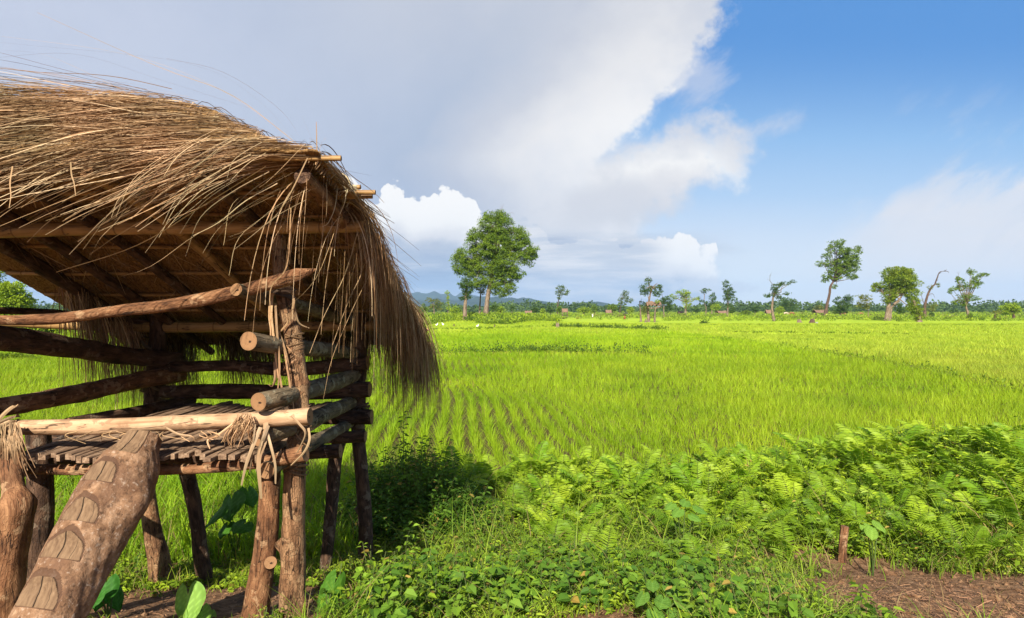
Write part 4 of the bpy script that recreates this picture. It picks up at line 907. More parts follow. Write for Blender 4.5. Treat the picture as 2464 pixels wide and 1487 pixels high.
tree('dead leaning tree with bare twigs right of the creeper-wrapped trunk', [(2225, 757), (2225, 745), (2226, 733), (2233, 708), (2241, 692), (2250, 684)], 7, [(2238, 690, 5, 4, .4), (2254, 686, 6, 4, .3), (2240, 742, 8, 8, .8), (2246, 735, 8, 4, .5)], 'olive', Y=165, seed=20, bark='far_bark_dark', limb=False,
     bare=((3.2, [(2249, 685), (2256, 666), (2258, 660), (2264, 653), (2281, 653)], 8), (1.1, [(2232, 712), (2243, 706), (2250, 716)], 5), (1.5, [(2224, 733), (2218, 714), (2216, 703)], 6), (1.2, [(2228, 738), (2240, 730), (2254, 727)], 3)))
tree('antler-shaped tree with a raised right branch, near the right edge', [(2330, 771), (2329, 752), (2324, 738), (2324, 722)], 6.5, [(2324, 710, 16, 6), (2314, 722, 14, 5), (2335, 718, 13, 6), (2302, 726, 8, 5), (2316, 732, 6, 3), (2318, 691, 13, 7), (2333, 686, 15, 8), (2309, 675, 9, 7), (2303, 669, 5, 4), (2292, 694, 9, 4), (2284, 700, 5, 4), (2345, 672, 9, 7), (2340, 656, 8, 6), (2336, 649, 5, 4), (2357, 662, 8, 4), (2370, 660, 8, 4), (2355, 682, 8, 4), (2348, 680, 8, 5)], 'mid', Y=140, seed=21,
     branches=[(3, [(2325, 722), (2334, 700), (2346, 668)]), (2.4, [(2324, 725), (2312, 705), (2306, 680)])], bare=((.7, [(2307, 672), (2306, 660), (2305, 654)], 4),), size=2.5)
tree('tiny umbrella-shaped tree near the right edge', [(2395, 772), (2394, 762), (2395, 754)], 4, [(2395, 751, 11, 4.5), (2399, 766, 5, 4), (2393, 768, 4, 4)], 'olive', Y=136, seed=22, bark='far_bark_dark')
tree('round bushy tree farthest right in the field', [(2439, 767), (2439, 757), (2438, 750)], 6, [(2432, 737, 16, 8), (2446, 744, 13, 8), (2420, 743, 11, 8), (2432, 751, 16, 6)], 'bright', Y=160, seed=23, bark='far_bark_dark', dens=1.3, size=2.6)
tree('double-headed tree standing nearest the hut thatch on the horizon', [(1045, 752), (1044, 742), (1041, 730)], 2.5, [(1032, 721, 7, 5), (1048, 724, 12, 5), (1058, 728, 8, 4), (1047, 735, 8, 4), (1055, 741, 7, 6), (1040, 738, 6, 6, .6)], 'olive', Y=240, seed=24)
tree('thin leafy pole tree left of the narrow two-clump tree', [(1078, 752), (1078, 735), (1077, 715), (1077, 703)], 1.5, [(1077, 703, 4.5, 4), (1077, 713, 2.5, 4, .7), (1077, 725, 3, 5, .6), (1079, 738, 4, 6, .7)], 'bright', Y=240, seed=25, limb=False)
tree('small conical dark tree against the hut thatch', [(1019, 754), (1019, 748), (1019, 742)], 2, [(1019, 736, 5, 7), (1018, 744, 8, 6), (1024, 746, 6, 5)], 'mid', Y=240, seed=26)
tree('small dark tree growing from an orange earth mound', [(1232, 752), (1232, 746), (1232, 741)], 2, [(1233, 737, 6, 4), (1232, 742, 6, 4)], 'dark', Y=240, seed=27)

def bush(label, cx, cy, rx, ry, green, Y, seed, group=None, dens=1.2, size=2.3):
    by = cy + ry*.9
    return tree(label, [(cx, by), (cx, by - ry*.5), (cx+1, cy)], max(1.5, rx*.16), [(cx, cy, rx*.8, ry*.8), (cx-rx*.45, cy+ry*.2, rx*.5, ry*.55), (cx+rx*.45, cy+ry*.15, rx*.52, ry*.6), (cx+rx*.1, cy-ry*.4, rx*.45, ry*.5)], green, Y=Y, kind='bush', seed=seed, dens=dens, size=size, cat='bush', group=group, bark='far_bark_dark')
for i, b in enumerate([
    ('broad bright bush between the thin pole tree and the narrow tree', 1095, 745, 15, 8, 'bright', 210), ('dark upright bush right of the largest trunk', 1189, 741, 10, 9, 'dark', 200), ('mid green bush right of the dark upright bush', 1204, 743, 10, 7, 'bright', 215),
    ('low dark bush just right of the far thatched roof', 1287, 746, 9, 7, 'dark', 240), ('little bright bush between two dark bushes left of centre', 1306, 748, 6, 5, 'bright', 240), ('compact dark bush left of the lone small tree', 1324, 746, 8, 8, 'dark', 240),
    ('bush beside the foot of the lone small tree', 1346, 745, 7, 8, 'mid', 230), ('wide bright bush group right of the open field hut', 1405, 745, 18, 8, 'bright', 250), ('pointed small bush right of the wide bright one', 1430, 742, 7, 10, 'mid', 260),
    ('tall dark bush above the small slanted hut roof', 1474, 741, 12, 11, 'mid', 250), ('rounded bright bush left of the tree house', 1516, 745, 8, 8, 'bright', 250), ('dark bush behind the posts of the tree house', 1552, 745, 10, 9, 'olive', 200),
    ('dark bush between the bright spreading tree and the pole tree', 1675, 746, 6, 7, 'dark', 300), ('bright green bush under the slender dark tree', 1721, 739, 12, 8, 'bright', 270), ('dark bush right behind the egg-crowned tree', 1761, 745, 7, 9, 'dark', 240),
    ('wide low bush left of the wind-bent tree', 1794, 753, 13, 7, 'mid', 240), ('round dark bush left of the wind-bent tree', 1817, 744, 8, 9, 'dark', 290), ('bright bush immediately right of the wind-bent trunk', 1875, 744, 10, 9, 'bright', 260),
    ('olive bush above the brown thatched farm hut', 1969, 741, 13, 9, 'olive', 330), ('small round bush between massive tree and creeper trunk', 2168, 748, 9, 8, 'dark', 220), ('leafy bush at the foot of the antler-shaped tree', 2334, 763, 7, 8, 'mid', 138),
    ('low spreading bush right of the antler-shaped tree', 2355, 768, 14, 4, 'mid', 140), ('flat dark bush on the far slope above the antler tree base', 2296, 748, 13, 5, 'dark', 330), ('flat dark bush on the far slope toward the right edge', 2360, 748, 10, 4, 'dark', 340),
    ('dark bush standing alone in the bright paddy right of centre', 1695, 777, 11, 6, 'dark', 104), ('rounded dark weed bush on the nearest cross bank', 1274, 840, 24, 9, 'dark', 35.5), ('small bush on the meadow behind the dead leaning tree', 2240, 757, 7, 5, 'dark', 200)]):
    bush(*b, seed=100+i, size=2.6 if b[6] < 150 else 2.2)

# trees and shrubs seen past the left side of the hut
for i, (lab, cx, cy, rx, ry, g, Y) in enumerate([('leafy light green tree seen under the roof at the far left', 8, 722, 50, 42, 'bright', 60), ('tall pale green tree at the left margin behind the hut', -80, 680, 70, 60, 'bright', 66), ('bushy shrub low beneath the roof at the far left', 60, 778, 75, 20, 'bright', 58),
                                                 ('low shrub between the hut rails at the left edge', 22, 860, 62, 9, 'mid', 29)]):
    t = tree(lab, [(cx, cy+ry*1.6), (cx, cy+ry*.5), (cx+3, cy)], 4, [(cx, cy, rx, ry), (cx-rx*.6, cy+ry*.5, rx*.6, ry*.8), (cx+rx*.5, cy+ry*.5, rx*.6, ry*.8), (cx+rx*.2, cy-ry*.5, rx*.6, ry*.5), (cx, cy+ry*.9, rx*.9, ry*.6), (cx-rx*.3, cy+ry*1.3, rx*.8, ry*.5), (cx+rx*.4, cy+ry*1.25, rx*.6, ry*.5)], g, Y=Y, kind='tree' if i < 2 else 'bush', cat='tree' if i < 2 else 'bush', seed=140+i, size=4.5, dens=1.0)

# the far wood: one mass
def make_forest():
    rng = np.random.default_rng(31); B = Buf()
    n = 900
    for q in range(n):
        Y = rng.uniform(430, 640); px = rng.uniform(-60, 2530); x = (px-CX)/F*Y; g = float(terrain(x, Y))
        h = rng.uniform(4.2, 8.0)*(1+.28*math.sin(px*.011)+.2*math.sin(px*.037)+.15*math.sin(px*.09)) ; r = rng.uniform(3, 8)
        m = 70; u = rand_dir(m, rng)*(rng.random(m)**.3)[:, None]; C = np.array([x, Y, g + h*.52]) + u*np.array([r, r, h*.5])
        D = norm(u + rng.normal(0, .5, (m, 3))); Nn = norm(rng.normal(0, .5, (m, 3)) + np.array([0, -.2, .9])); L = rng.uniform(1.1, 2.4, m)
        V, Q = leaf4(C, D, Nn, L, L*.8); t = rng.random(); c = np.array([.035, .07, .018])*(1-t) + np.array([.085, .14, .03])*t
        B.add(V, Q, c*rng.uniform(.8, 1.2, (m*4, 1)))
    tag(B.out('distant_forest', [M['tree_leaf']]), kind='stuff')
make_forest()

def scrub(name, n, xr, yr, hr, rr, rng, greens, leafs=26, size=.22, per=None, zfun=None):
    B = Buf()
    for q in range(n):
        Y = rng.uniform(*yr); px = rng.uniform(*xr); x = (px-CX)/F*Y if per is None else per(rng)[0]
        if per is not None: x, Y = per(rng)
        g = float(terrain(x, Y)); h = rng.uniform(*hr); r = rng.uniform(*rr); m = leafs
        u = rand_dir(m, rng)*(rng.random(m)**.4)[:, None]; u[:, 2] = np.abs(u[:, 2])
        C = np.array([x, Y, g]) + u*np.array([r, r, h]); D = norm(u + np.array([0, 0, .5]) + rng.normal(0, .4, (m, 3))); Nn = norm(rng.normal(0, .6, (m, 3)) + np.array([0, -.2, .8]))
        L = size*rng.uniform(.6, 1.5, m); V, Q = leaf4(C, D, Nn, L, L*.5)
        a, b = GREENS[greens[rng.integers(len(greens))]]; t = rng.random(); c = np.array(a)*(1-t) + np.array(b)*t
        B.add(V, Q, np.repeat(c*rng.uniform(.75, 1.3, (m, 1)), 4, 0))
    return tag(B.out(name, [M['tree_leaf']]), kind='stuff')
rs = np.random.default_rng(41)
# shrubs over the low mound round the largest tree
def mound(rng):
    while True:
        y = rng.uniform(92, 138); px = rng.uniform(1000, 1345); t = (px-1000)/345
        if y > 96 + 8*math.sin(px*.03) + (t**3)*10: return (px-CX)/F*y, y
scrub('shrub_cover', 1500, None or (0, 1), (1, 2), (.5, 1.5), (.5, 1.3), rs, ['mid', 'bright', 'mid', 'bright', 'dark'], 34, .26, per=mound)
scrub('meadow_scrub', 1500, (1000, 2520), (150, 420), (.3, 1.3), (.6, 2.6), rs, ['mid', 'bright', 'olive', 'bright'], 26, .45)
scrub('meadow_scrub', 520, (1600, 2520), (128, 210), (.25, .8), (.5, 2.2), rs, ['bright', 'bright', 'mid', 'yellow'], 26, .3)
# weeds along the earth banks that part the paddies
BANKS = [([(-9, 33.0), (-3.5, 33.4), (1, 34.6), (3.5, 34.2), (8, 33.0)], .34, 'dark'), ([(6.0, 85), (12, 79), (19, 72)], .3, 'dark'), ([(19, 52), (18.6, 42), (18.2, 32), (17.2, 24), (15.6, 18)], .13, 'mid'),
         ([(12, 50), (26, 47)], .12, 'mid'), ([(24, 63), (40, 58)], .12, 'mid'), ([(10, 98), (60, 92), (95, 96)], .12, 'bright'), ([(-30, 70), (-10, 72), (5, 85)], .15, 'mid')]
for pts, h, g in BANKS:
    P = spline([(a, b, 0) for a, b in pts], 60); w = .22
    T = norm(np.gradient(P, axis=0)); Sd = np.stack([T[:, 1], -T[:, 0], T[:, 2]*0], -1); V = []
    for k, z in ((-1.6, -.02), (-.7, .12), (0, .17), (.7, .12), (1.6, -.02)): V.append(P + Sd*w*k + np.array([0, 0, 1])*(z + (.02*np.sin(np.arange(60)*1.3+k) if abs(k) < 1 else 0))[:, None] if not np.isscalar(z) and False else P + Sd*w*k + np.array([0, 0, z]))
    V = np.array(V).reshape(-1, 3); i = np.arange(4)[:, None]*60; j = np.arange(59)[None]
    tag(build('field_bank', V, [np.stack([i+j, i+j+1, i+60+j+1, i+60+j], -1).reshape(-1, 4)], M['ground'], smooth=True), kind='structure')
    ln = float(np.sum(np.linalg.norm(np.diff(P, axis=0), axis=1)))
    def along(rng, P=P):
        k = rng.integers(0, 59); p = P[k]; return p[0] + rng.normal(0, .28), p[1] + rng.normal(0, .28)
    scrub('bank_weeds', int(ln*(13 if g == 'dark' else 4)), (0, 1), (0, 1), (h, h*2.6), (.12, .4), rs, [g, g, 'mid'], 22, .10 if pts[0][1] < 60 else .16, per=along)

# ------------------------------------------------------------------ small things far out
def hutlet(label, x0, x1, yt, yb, Y, form='ground'):
    k = Y/F; a, b = W(x0, yt, Y), W(x1, yb, Y); w = b[0]-a[0]; cx = (a[0]+b[0])/2; g = float(terrain(cx, Y)); top = a[2]; eave = b[2]
    root = empty('farm_hut', (cx, Y, g), label, 'hut')
    rng = np.random.default_rng(int(x0)); n = 12; d = w*.42; V = []
    for i in range(n):
        xx = a[0] + w*i/(n-1); sag = .05*w*math.sin(i/(n-1)*PI)
        for yy, zz in ((Y-d, eave), (Y-d*.5, (top+eave)/2+.03*w), (Y, top), (Y+d*.5, (top+eave)/2+.03*w), (Y+d, eave)): V.append((xx, yy, zz - sag + rng.normal(0, .015*w)))
        for yy, zz in ((Y+d, eave-.1), (Y, top-.18), (Y-d, eave-.1)): V.append((xx, yy, zz - sag))
    m = 8; i = np.arange(n-1)[:, None]*m; j = np.arange(m)[None]; j2 = (j+1) % m
    build('roof', V, [np.stack([i+j, i+j2, i+m+j2, i+m+j], -1).reshape(-1, 4), [list(range(m)), list(range((n-1)*m, n*m))[::-1]]], M['far_thatch'], root)
    for sx in (-.42, .42):
        for sy in (-.8, .8):
            V, Fs, L = log([(cx+sx*w, Y+sy*d, g-.2), (cx+sx*w*.98, Y+sy*d, eave+.1)], [.09, .07], seg=8, n=6); build('post', V, Fs, [M['far_bark'], M['cut']], root, lc=L, mi=np.r_[np.zeros(len(Fs[0])), np.ones(len(Fs[1]))])
    zf = g + max(.4, (eave-g)*.3)
    V = []; 
    for xx in (-.45, .45):
        for yy in (-.85, .85):
            for zz in (0, .12): V.append((cx+xx*w, Y+yy*d, zf+zz))
    Fb = [[0, 1, 3, 2], [4, 6, 7, 5], [0, 4, 5, 1], [2, 3, 7, 6], [0, 2, 6, 4], [1, 5, 7, 3]]
    build('floor', V, [Fb], M['far_bark_dark'], root)
hutlet('low thatched roof of a far hut left of the lone small tree', 1263, 1280, 747, 752, 230)
hutlet('open-sided raised hut with peaked thatch beside the lone small tree', 1352, 1366, 742, 750, 190)
hutlet('small slanted thatch hut under the tall dark bush', 1457, 1471, 745, 752, 235)
hutlet('thatch hut at the foot of the bright spreading tree', 1631, 1644, 748, 753, 260)
hutlet('long roofed open hut left of the egg-crowned tree', 1725, 1746, 747, 752, 245)
hutlet('brown thatched farm hut beside the tall leaning trunk', 1958, 1983, 745, 751, 230)
hutlet('collapsed grey hut behind the wind-bent trunk', 1842, 1857, 745, 753, 240)

th = empty('tree_house', W(1574, 740, 120), 'ragged thatched platform shelter high between two trunks', 'tree house')
def make_treehouse():
    Y = 120; k = Y/F; rng = np.random.default_rng(9); V = []; n = 16
    for i in range(n):
        x = 1555 + 35*i/(n-1); top = 725.5 + 1.5*math.sin(i*.9); bot = 734.5 + 2.2*math.sin(i*1.7+1)
        p, q = W(x, top, Y), W(x+rng.normal(0, .4), bot, Y)
        V += [(p[0], Y, p[2]), (q[0], Y-1.0, q[2]), (q[0], Y-.9, q[2]-.08), (p[0], Y, p[2]-.2), (q[0], Y+.9, q[2]-.08), (q[0], Y+1.0, q[2])]
    m = 6; i = np.arange(n-1)[:, None]*m; j = np.arange(m)[None]; j2 = (j+1) % m
    build('roof', V, [np.stack([i+j, i+j2, i+m+j2, i+m+j], -1).reshape(-1, 4), [list(range(m))[::-1], list(range((n-1)*m, n*m))]], M['far_thatch'], th)
    for y0 in (-.7, 0, .7):
        V, Fs, L = log([W(1558, 741, Y+y0), W(1575, 741.5, Y+y0), W(1592, 739.5, Y+y0)], [.10, .09], seg=8); build('platform_pole', V, Fs, [M['far_bark'], M['cut']], th, lc=L, mi=np.r_[np.zeros(len(Fs[0])), np.ones(len(Fs[1]))])
    for (a, b, c, d) in ((1560, 741, 1559, 731), (1588, 741, 1588, 731)):
        V, Fs, L = log([W(a, b, Y-.6), W(c, d, Y-.6)], [.07, .06], seg=8); build('post', V, Fs, [M['far_bark'], M['cut']], th, lc=L, mi=np.r_[np.zeros(len(Fs[0])), np.ones(len(Fs[1]))])
make_treehouse()
tree('right supporting trunk of the tree house with small leaf tuft', [(1575, 777), (1576, 755), (1578, 742), (1584, 737)], 4.2, [(1581, 724, 4, 4, .9)], 'bright', Y=119, seed=51, limb=False, branches=[(2.2, [(1579, 742), (1586, 739), (1592, 736)])])
tree('bare broken trunk left of the tree house', [(1542, 766), (1541, 750), (1540, 735), (1539, 724)], 4.2, [(1546, 728, 6, 3, .8)], 'dark', Y=124, seed=52, limb=False, bare=((1.2, [(1540, 727), (1542, 723), (1545, 720)], 2),))

def stump(label, x, yb, w, h, mat, seed, lean=0, kind='stump', Y=None):
    Y = Y or H*F/(yb-CY); b = W(x, yb, Y); b[2] = float(terrain(b[0], Y)); k = Y/F; rng = np.random.default_rng(seed)
    seg, n = 18, 10; V = []
    top = h*k*(1 + .30*np.sin(np.arange(seg)*1.1+seed) + rng.normal(0, .10, seg))
    for i in range(n):
        t = i/(n-1)
        for j in range(seg):
            a = j/seg*2*PI; r = w/2*k*(1.25-.65*t**.7)*(1+.12*math.sin(a*3+seed)+.06*math.sin(a*7))
            V.append((b[0] + r*math.cos(a) + lean*k*t, Y + r*math.sin(a), b[2] - .05 + top[j]*t))
    V.append((b[0]+lean*k*.9, Y, b[2] + h*k*.7))
    i = np.arange(n-1)[:, None]*seg; j = np.arange(seg)[None]; j2 = (j+1) % seg; m0 = (n-1)*seg
    lc = np.array(V) - b
    o = build(kind, np.array(V), [np.stack([i+j, i+j2, i+seg+j2, i+seg+j], -1).reshape(-1, 4), np.stack([m0+np.arange(seg), m0+(np.arange(seg)+1) % seg, np.full(seg, n*seg)], 1)], M[mat], lc=lc, smooth=True)
    tag(o, label, {'stump': 'stump', 'rock': 'rock', 'earth_mound': 'mound'}[kind])
stump('big grey pointed tree stump in front of the shrub mound', 1341, 789, 10, 12, 'far_bark', 1)
stump('thin dark leaning stake stump in the paddy under the largest tree', 1188, 790, 4, 8, 'far_bark_dark', 2, 3)
stump('small dark stump in the paddy near the hut thatch', 1091, 787, 4, 6, 'far_bark_dark', 3, 2)
stump('broken pale stump right of the wind-bent tree', 1924, 776, 11, 7, 'far_bark', 4, -2)
stump('dark uprooted root stump at the far paddy edge', 1954, 777, 12, 9, 'far_bark_dark', 5, 2)
stump('low grey rock beside the uprooted root stump', 1966, 778, 7, 3, 'rock', 6, 0, 'rock')
stump('pale stump leaning on the foot of the tree-house tree', 1553, 776, 5, 8, 'far_bark', 7, 1)
stump('orange earth mound under the small dark tree', 1232, 754, 5, 6, 'termite', 8, 0, 'earth_mound', 236)

def skin_obj(name, pts, edges, radii, mat, parent=None, loc=None, sub=2):
    me = bpy.data.meshes.new(name); me.from_pydata([tuple(map(float, p)) for p in pts], edges, []); me.materials.append(mat)
    o = bpy.data.objects.new(name, me); COL.objects.link(o)
    m = o.modifiers.new('skin', 'SKIN'); m.use_smooth_shade = True
    for v, r in zip(me.skin_vertices[0].data, radii): v.radius = (r, r)
    me.skin_vertices[0].data[0].use_root = True
    s = o.modifiers.new('sub', 'SUBSURF'); s.levels = s.render_levels = sub
    if parent: o.parent = parent
    if loc is not None: o.location = loc
    return o
def person(label, px, yb, Hp, Y, dress, umbrella=False, seed=0):
    p = W(px, yb, Y); g = float(terrain(p[0], Y)); s = Hp/1.62
    root = empty('person', (p[0], Y, g), label, 'person')
    P = np.array([(0, 0, .88), (0, 0, 1.1), (0, -.02, 1.32), (0, -.03, 1.42), (0, -.05, 1.54), (.17, -.02, 1.32), (.26, -.1, 1.08), (.22, -.26, 1.2), (-.17, -.02, 1.32), (-.24, -.05, 1.06), (-.22, -.16, .85),
                  (.09, 0, .82), (.11, -.08, .45), (.11, -.02, .06), (.11, -.14, .03), (-.09, 0, .82), (-.10, .05, .45), (-.11, .16, .07), (-.11, .05, .03)])*s
    Ed = [(0, 1), (1, 2), (2, 3), (3, 4), (2, 5), (5, 6), (6, 7), (2, 8), (8, 9), (9, 10), (0, 11), (11, 12), (12, 13), (13, 14), (0, 15), (15, 16), (16, 17), (17, 18)]
    R = np.array([.13, .12, .13, .055, .10, .06, .045, .035, .06, .045, .035, .09, .06, .04, .035, .09, .06, .04, .035])*s
    skin_obj('body', P, Ed, R, M['skin'], root)
    skin_obj('shirt', P[[1, 2, 5, 6, 8, 9]], [(0, 1), (1, 2), (2, 3), (1, 4), (4, 5)], R[[1, 2, 5, 6, 8, 9]]*1.15, M[dress[0]], root)
    sk = np.array([(0, 0, 1.05), (0, 0, .8), (0, -.01, .5), (0, 0, .28)])*s
    skin_obj('sarong', sk, [(0, 1), (1, 2), (2, 3)], np.array([.15, .18, .19, .2])*s, M[dress[1]], root)
    if umbrella:
        u = empty('umbrella', (p[0]+.15, Y-.25, g+1.2*s), 'dark umbrella held over the person in red', 'umbrella'); n = 16; V = [(p[0]+.2, Y-.2, g+2.05*s)]
        for r, z in ((.3, 1.98), (.52, 1.86), (.64, 1.72)): V += [(p[0]+.2+r*math.cos(a*2*PI/n), Y-.2+r*math.sin(a*2*PI/n), g+z*s - (.03 if a % 2 else 0)) for a in range(n)]
        Tt = np.array([[0, 1+a, 1+(a+1) % n] for a in range(n)]); Qq = np.array([[1+l*n+a, 1+(l+1)*n+a, 1+(l+1)*n+(a+1) % n, 1+l*n+(a+1) % n] for l in range(2) for a in range(n)])
        build('canopy', V, [Tt, Qq], M['dark_cloth'], u)
        V, Fs, L = log([(p[0]+.2, Y-.26, g+1.1*s), (p[0]+.2, Y-.2, g+2.03*s)], [.014, .014], seg=6, n=4); build('shaft', V, Fs, [M['dark_cloth'], M['dark_cloth']], u, lc=L)
person('person in a red sarong under a dark umbrella walking in the paddy', 1503.5, 769, 1.5, 150, ('dark_cloth', 'red_cloth'), True)
person('person dressed in white standing in the paddy beyond the shrub mound', 1426, 765, 1.5, 182, ('white_cloth', 'white_cloth'))
def cow(label, px, yb, Y, mat, flip=1, low=False):
    p = W(px, yb, Y); g = float(terrain(p[0], Y)); f = flip
    P = [(0, 0, 1.02), (.35*f, 0, 1.08), (.72*f, 0, 1.10), (-.45*f, 0, 1.02), (-.78*f, 0, 1.06), (.98*f, 0, 1.0), (1.2*f, -.05, .72), (1.38*f, -.06, .5),
         (.62*f, .16, .75), (.64*f, .17, .42), (.62*f, .17, .05), (.62*f, -.16, .75), (.58*f, -.17, .42), (.6*f, -.17, .05), (-.72*f, .16, .76), (-.84*f, .17, .46), (-.78*f, .17, .05), (-.72*f, -.16, .76), (-.8*f, -.17, .46), (-.7*f, -.17, .05),
         (-.98*f, 0, 1.0), (-1.02*f, 0, .5), (1.12*f, .16, .84), (1.12*f, -.2, .84)]
    Ed = [(0, 1), (1, 2), (0, 3), (3, 4), (2, 5), (5, 6), (6, 7), (2, 8), (8, 9), (9, 10), (2, 11), (11, 12), (12, 13), (4, 14), (14, 15), (15, 16), (4, 17), (17, 18), (18, 19), (4, 20), (20, 21), (6, 22), (6, 23)]
    R = [.36, .36, .30, .35, .27, .18, .14, .09, .13, .075, .055, .13, .075, .055, .15, .08, .055, .15, .08, .055, .04, .03, .04, .04]
    tag(skin_obj('cow', P, Ed, R, M[mat], None, (p[0], Y, g)), label, 'cow', None)
cow('cream cow grazing right of the wind-bent tree', 1891, 764, 250, 'cow_cream'); cow('brown cow grazing beside the cream cow', 1906, 764, 255, 'cow_brown', -1)
cow('brown cow below the heart-shaped bushy tree', 2029, 766, 240, 'cow_brown'); cow('reddish cow under the flat-topped dull green tree', 2072, 766, 235, 'cow_brown', -1)
def egret(label, px, yb, Y, f=1):
    p = W(px, yb, Y); g = .28; P = [(0, 0, .42), (.16*f, 0, .5), (-.2*f, 0, .38), (-.34*f, 0, .33), (.26*f, 0, .66), (.2*f, 0, .82), (.28*f, 0, .9), (.42*f, 0, .88), (0, .04, .2), (0, .04, 0), (0, -.04, .2), (0, -.04, 0)]
    Ed = [(0, 1), (0, 2), (2, 3), (1, 4), (4, 5), (5, 6), (6, 7), (0, 8), (8, 9), (0, 10), (10, 11)]; R = [.13, .10, .10, .04, .035, .03, .045, .012, .02, .012, .02, .012]
    tag(skin_obj('egret', np.array(P)*.48, Ed, R, M['feather'], None, (p[0], Y, g)), label, 'bird', 'white egrets feeding in the paddy')
egret('white egret in the paddy closest to the hut thatch', 1051, 788, 82); egret('white egret just right of the one closest to the thatch', 1066, 787, 84, -1); egret('white egret in the paddy left of the dark leaning stump', 1149, 791, 76)

# ------------------------------------------------------------------ rice
def rice_zone(x, y):
    """0..1 paleness of the paddy at a point: each paddy has its own ripeness"""
    pale = sstep(-1.5, 2.5, x - (18.5 - 2.8*sstep(30, 17, y)))*.85
    far = .55*sstep(50, 75, y)
    n = .22*vn(x, y*.5, .035) + .12*vn(x, y, .2)
    return np.clip(np.maximum(pale, far) + .30 + n, 0, 1)
def rice_col(x, y, rng):
    g = np.array([.21, .35, .010]); m = np.array([.31, .44, .020]); p = np.array([.37, .46, .050]); t = np.clip(rice_zone(x, y) + rng.normal(0, .12, len(x)), 0, 1)[:, None]
    return np.where(t < .5, g + (m-g)*t*2, m + (p-m)*(t-.5)*2)
def make_rice():
    rng = np.random.default_rng(51); B = Buf()
    d = norm(np.array([-232/1400, 1.0])); e = np.array([d[1], -d[0]])
    def clumps(y0, y1, rs, cs, nb, h, w, K, edge=None, jit=.25):
        ca, cb = np.meshgrid(np.arange(-260, 260)*rs, np.arange(int((y0-30)/cs), int((y1+30)/cs))*cs) if rs*260 > y1 else np.meshgrid(np.arange(-int(y1*1.2/rs), int(y1*1.2/rs))*rs, np.arange(int((y0*.6-10)/cs), int((y1*1.1+10)/cs))*cs)
        ca = ca.ravel() + rng.normal(0, rs*jit*.35, ca.size); cb = cb.ravel() + rng.normal(0, cs*jit, cb.size)
        x = ca*e[0] + cb*d[0]; y = ca*e[1] + cb*d[1]; x = x + .22*np.sin(y*.42+.5)
        keep = (y > y0) & (y < y1) & (np.abs(x) < y*.93 + 1.5)
        if edge is not None: keep &= y > edge(x)
        # the earth banks stay clear
        keep &= ~((np.abs(y - 33.7) < .35) & (x > -9) & (x < 8)); keep &= ~((y > 18) & (y < 52) & (np.abs(x-(18.9-2.6*sstep(32, 17, y))) < .25))
        x, y = x[keep], y[keep]; n = len(x)
        hh = h*(1 + .18*vn(x, y, .15))*rng.uniform(.85, 1.12, n)
        cx = np.repeat(x, nb); cy = np.repeat(y, nb); m = n*nb; az = rng.uniform(0, 2*PI, m); r = rng.uniform(0, rs*.24, m)
        base = np.stack([cx + r*np.cos(az), cy + r*np.sin(az), terrain(cx, cy)-.02], -1)
        hb = np.repeat(hh, nb)*rng.uniform(.55, 1.05, m); lean = hb*rng.uniform(.15, .75, m); V, Q = blades(base, hb, lean, az, w*rng.uniform(.7, 1.3, m), rng, K, .12)
        cc = rice_col(cx, cy, rng)*rng.uniform(.75, 1.25, (m, 1)); dry = rng.random(m) < .04; cc[dry] = np.array([.26, .22, .05])
        B.add(V, Q, np.repeat(cc, K*2, 0)); return n
    edge = lambda x: 8.0 + .5*np.sin(x*.9) + 1.2*sstep(2, 8, x) + .9*sstep(-1, 1.2, x)
    a = clumps(7.4, 17, .33, .16, 24, .42, .009, 4, edge)
    b = clumps(17, 30, .33, .20, 14, .42, .015, 3)
    c = clumps(30, 58, .36, .36, 10, .42, .028, 3)
    f = clumps(58, 105, .55, .7, 8, .40, .055, 3)
    print('rice', a, b, c, f)
    tag(B.out('rice_crop', [M['rice']]), kind='stuff')
make_rice()

# ------------------------------------------------------------------ foreground undergrowth
def dirt_mask(x, y):     # 1 on bare earth
    a = np.exp(-((((x-3.5)/1.5)**2)**1.5 + (((y-3.95+.22*(x-3.6))/1.08)**2)**1.5)); a = np.maximum(a, np.exp(-(((x-3.15)/.50)**2 + ((y-5.0)/.62)**2)))
    a2 = np.maximum(np.exp(-(((x-2.72)/.30)**2 + ((y-5.55)/.45)**2)), .9*np.exp(-(((x-2.75)/.5)**2 + ((y-4.6)/.4)**2)))
    b = np.exp(-(((x+2.0)/.9)**2 + ((y-4.0)/.62)**2))
    c = np.exp(-(((x-.42)/.42)**2 + ((y-3.55)/.35)**2)) + .9*np.exp(-(((x-.15)/.7)**2 + ((y-3.35)/.16)**2)) + .8*np.exp(-(((x-1.1)/.25)**2 + ((y-4.3)/.22)**2)) + .8*np.exp(-(((x+.9)/.5)**2 + ((y-4.9)/.3)**2)) + .6*np.exp(-(((x+.2)/.5)**2 + ((y-3.5)/.22)**2))
    return np.clip(np.maximum(np.maximum(a, b), np.maximum(a2, c))*1.25 + .15*vn(x, y, 1.2), 0, 1)
def height_mask(x, y):   # how tall the cover grows
    r = sstep(5.2, 7.2, y)*.20*sstep(-.8, .6, x) + .06
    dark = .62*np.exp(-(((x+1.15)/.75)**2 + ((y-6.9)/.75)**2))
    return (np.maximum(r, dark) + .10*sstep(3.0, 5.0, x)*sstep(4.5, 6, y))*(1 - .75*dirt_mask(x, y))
def patch(x, y, ph): return vn(x*1.0+ph, y*1.3-ph, .55) + .5*vn(x-ph, y, 1.6)
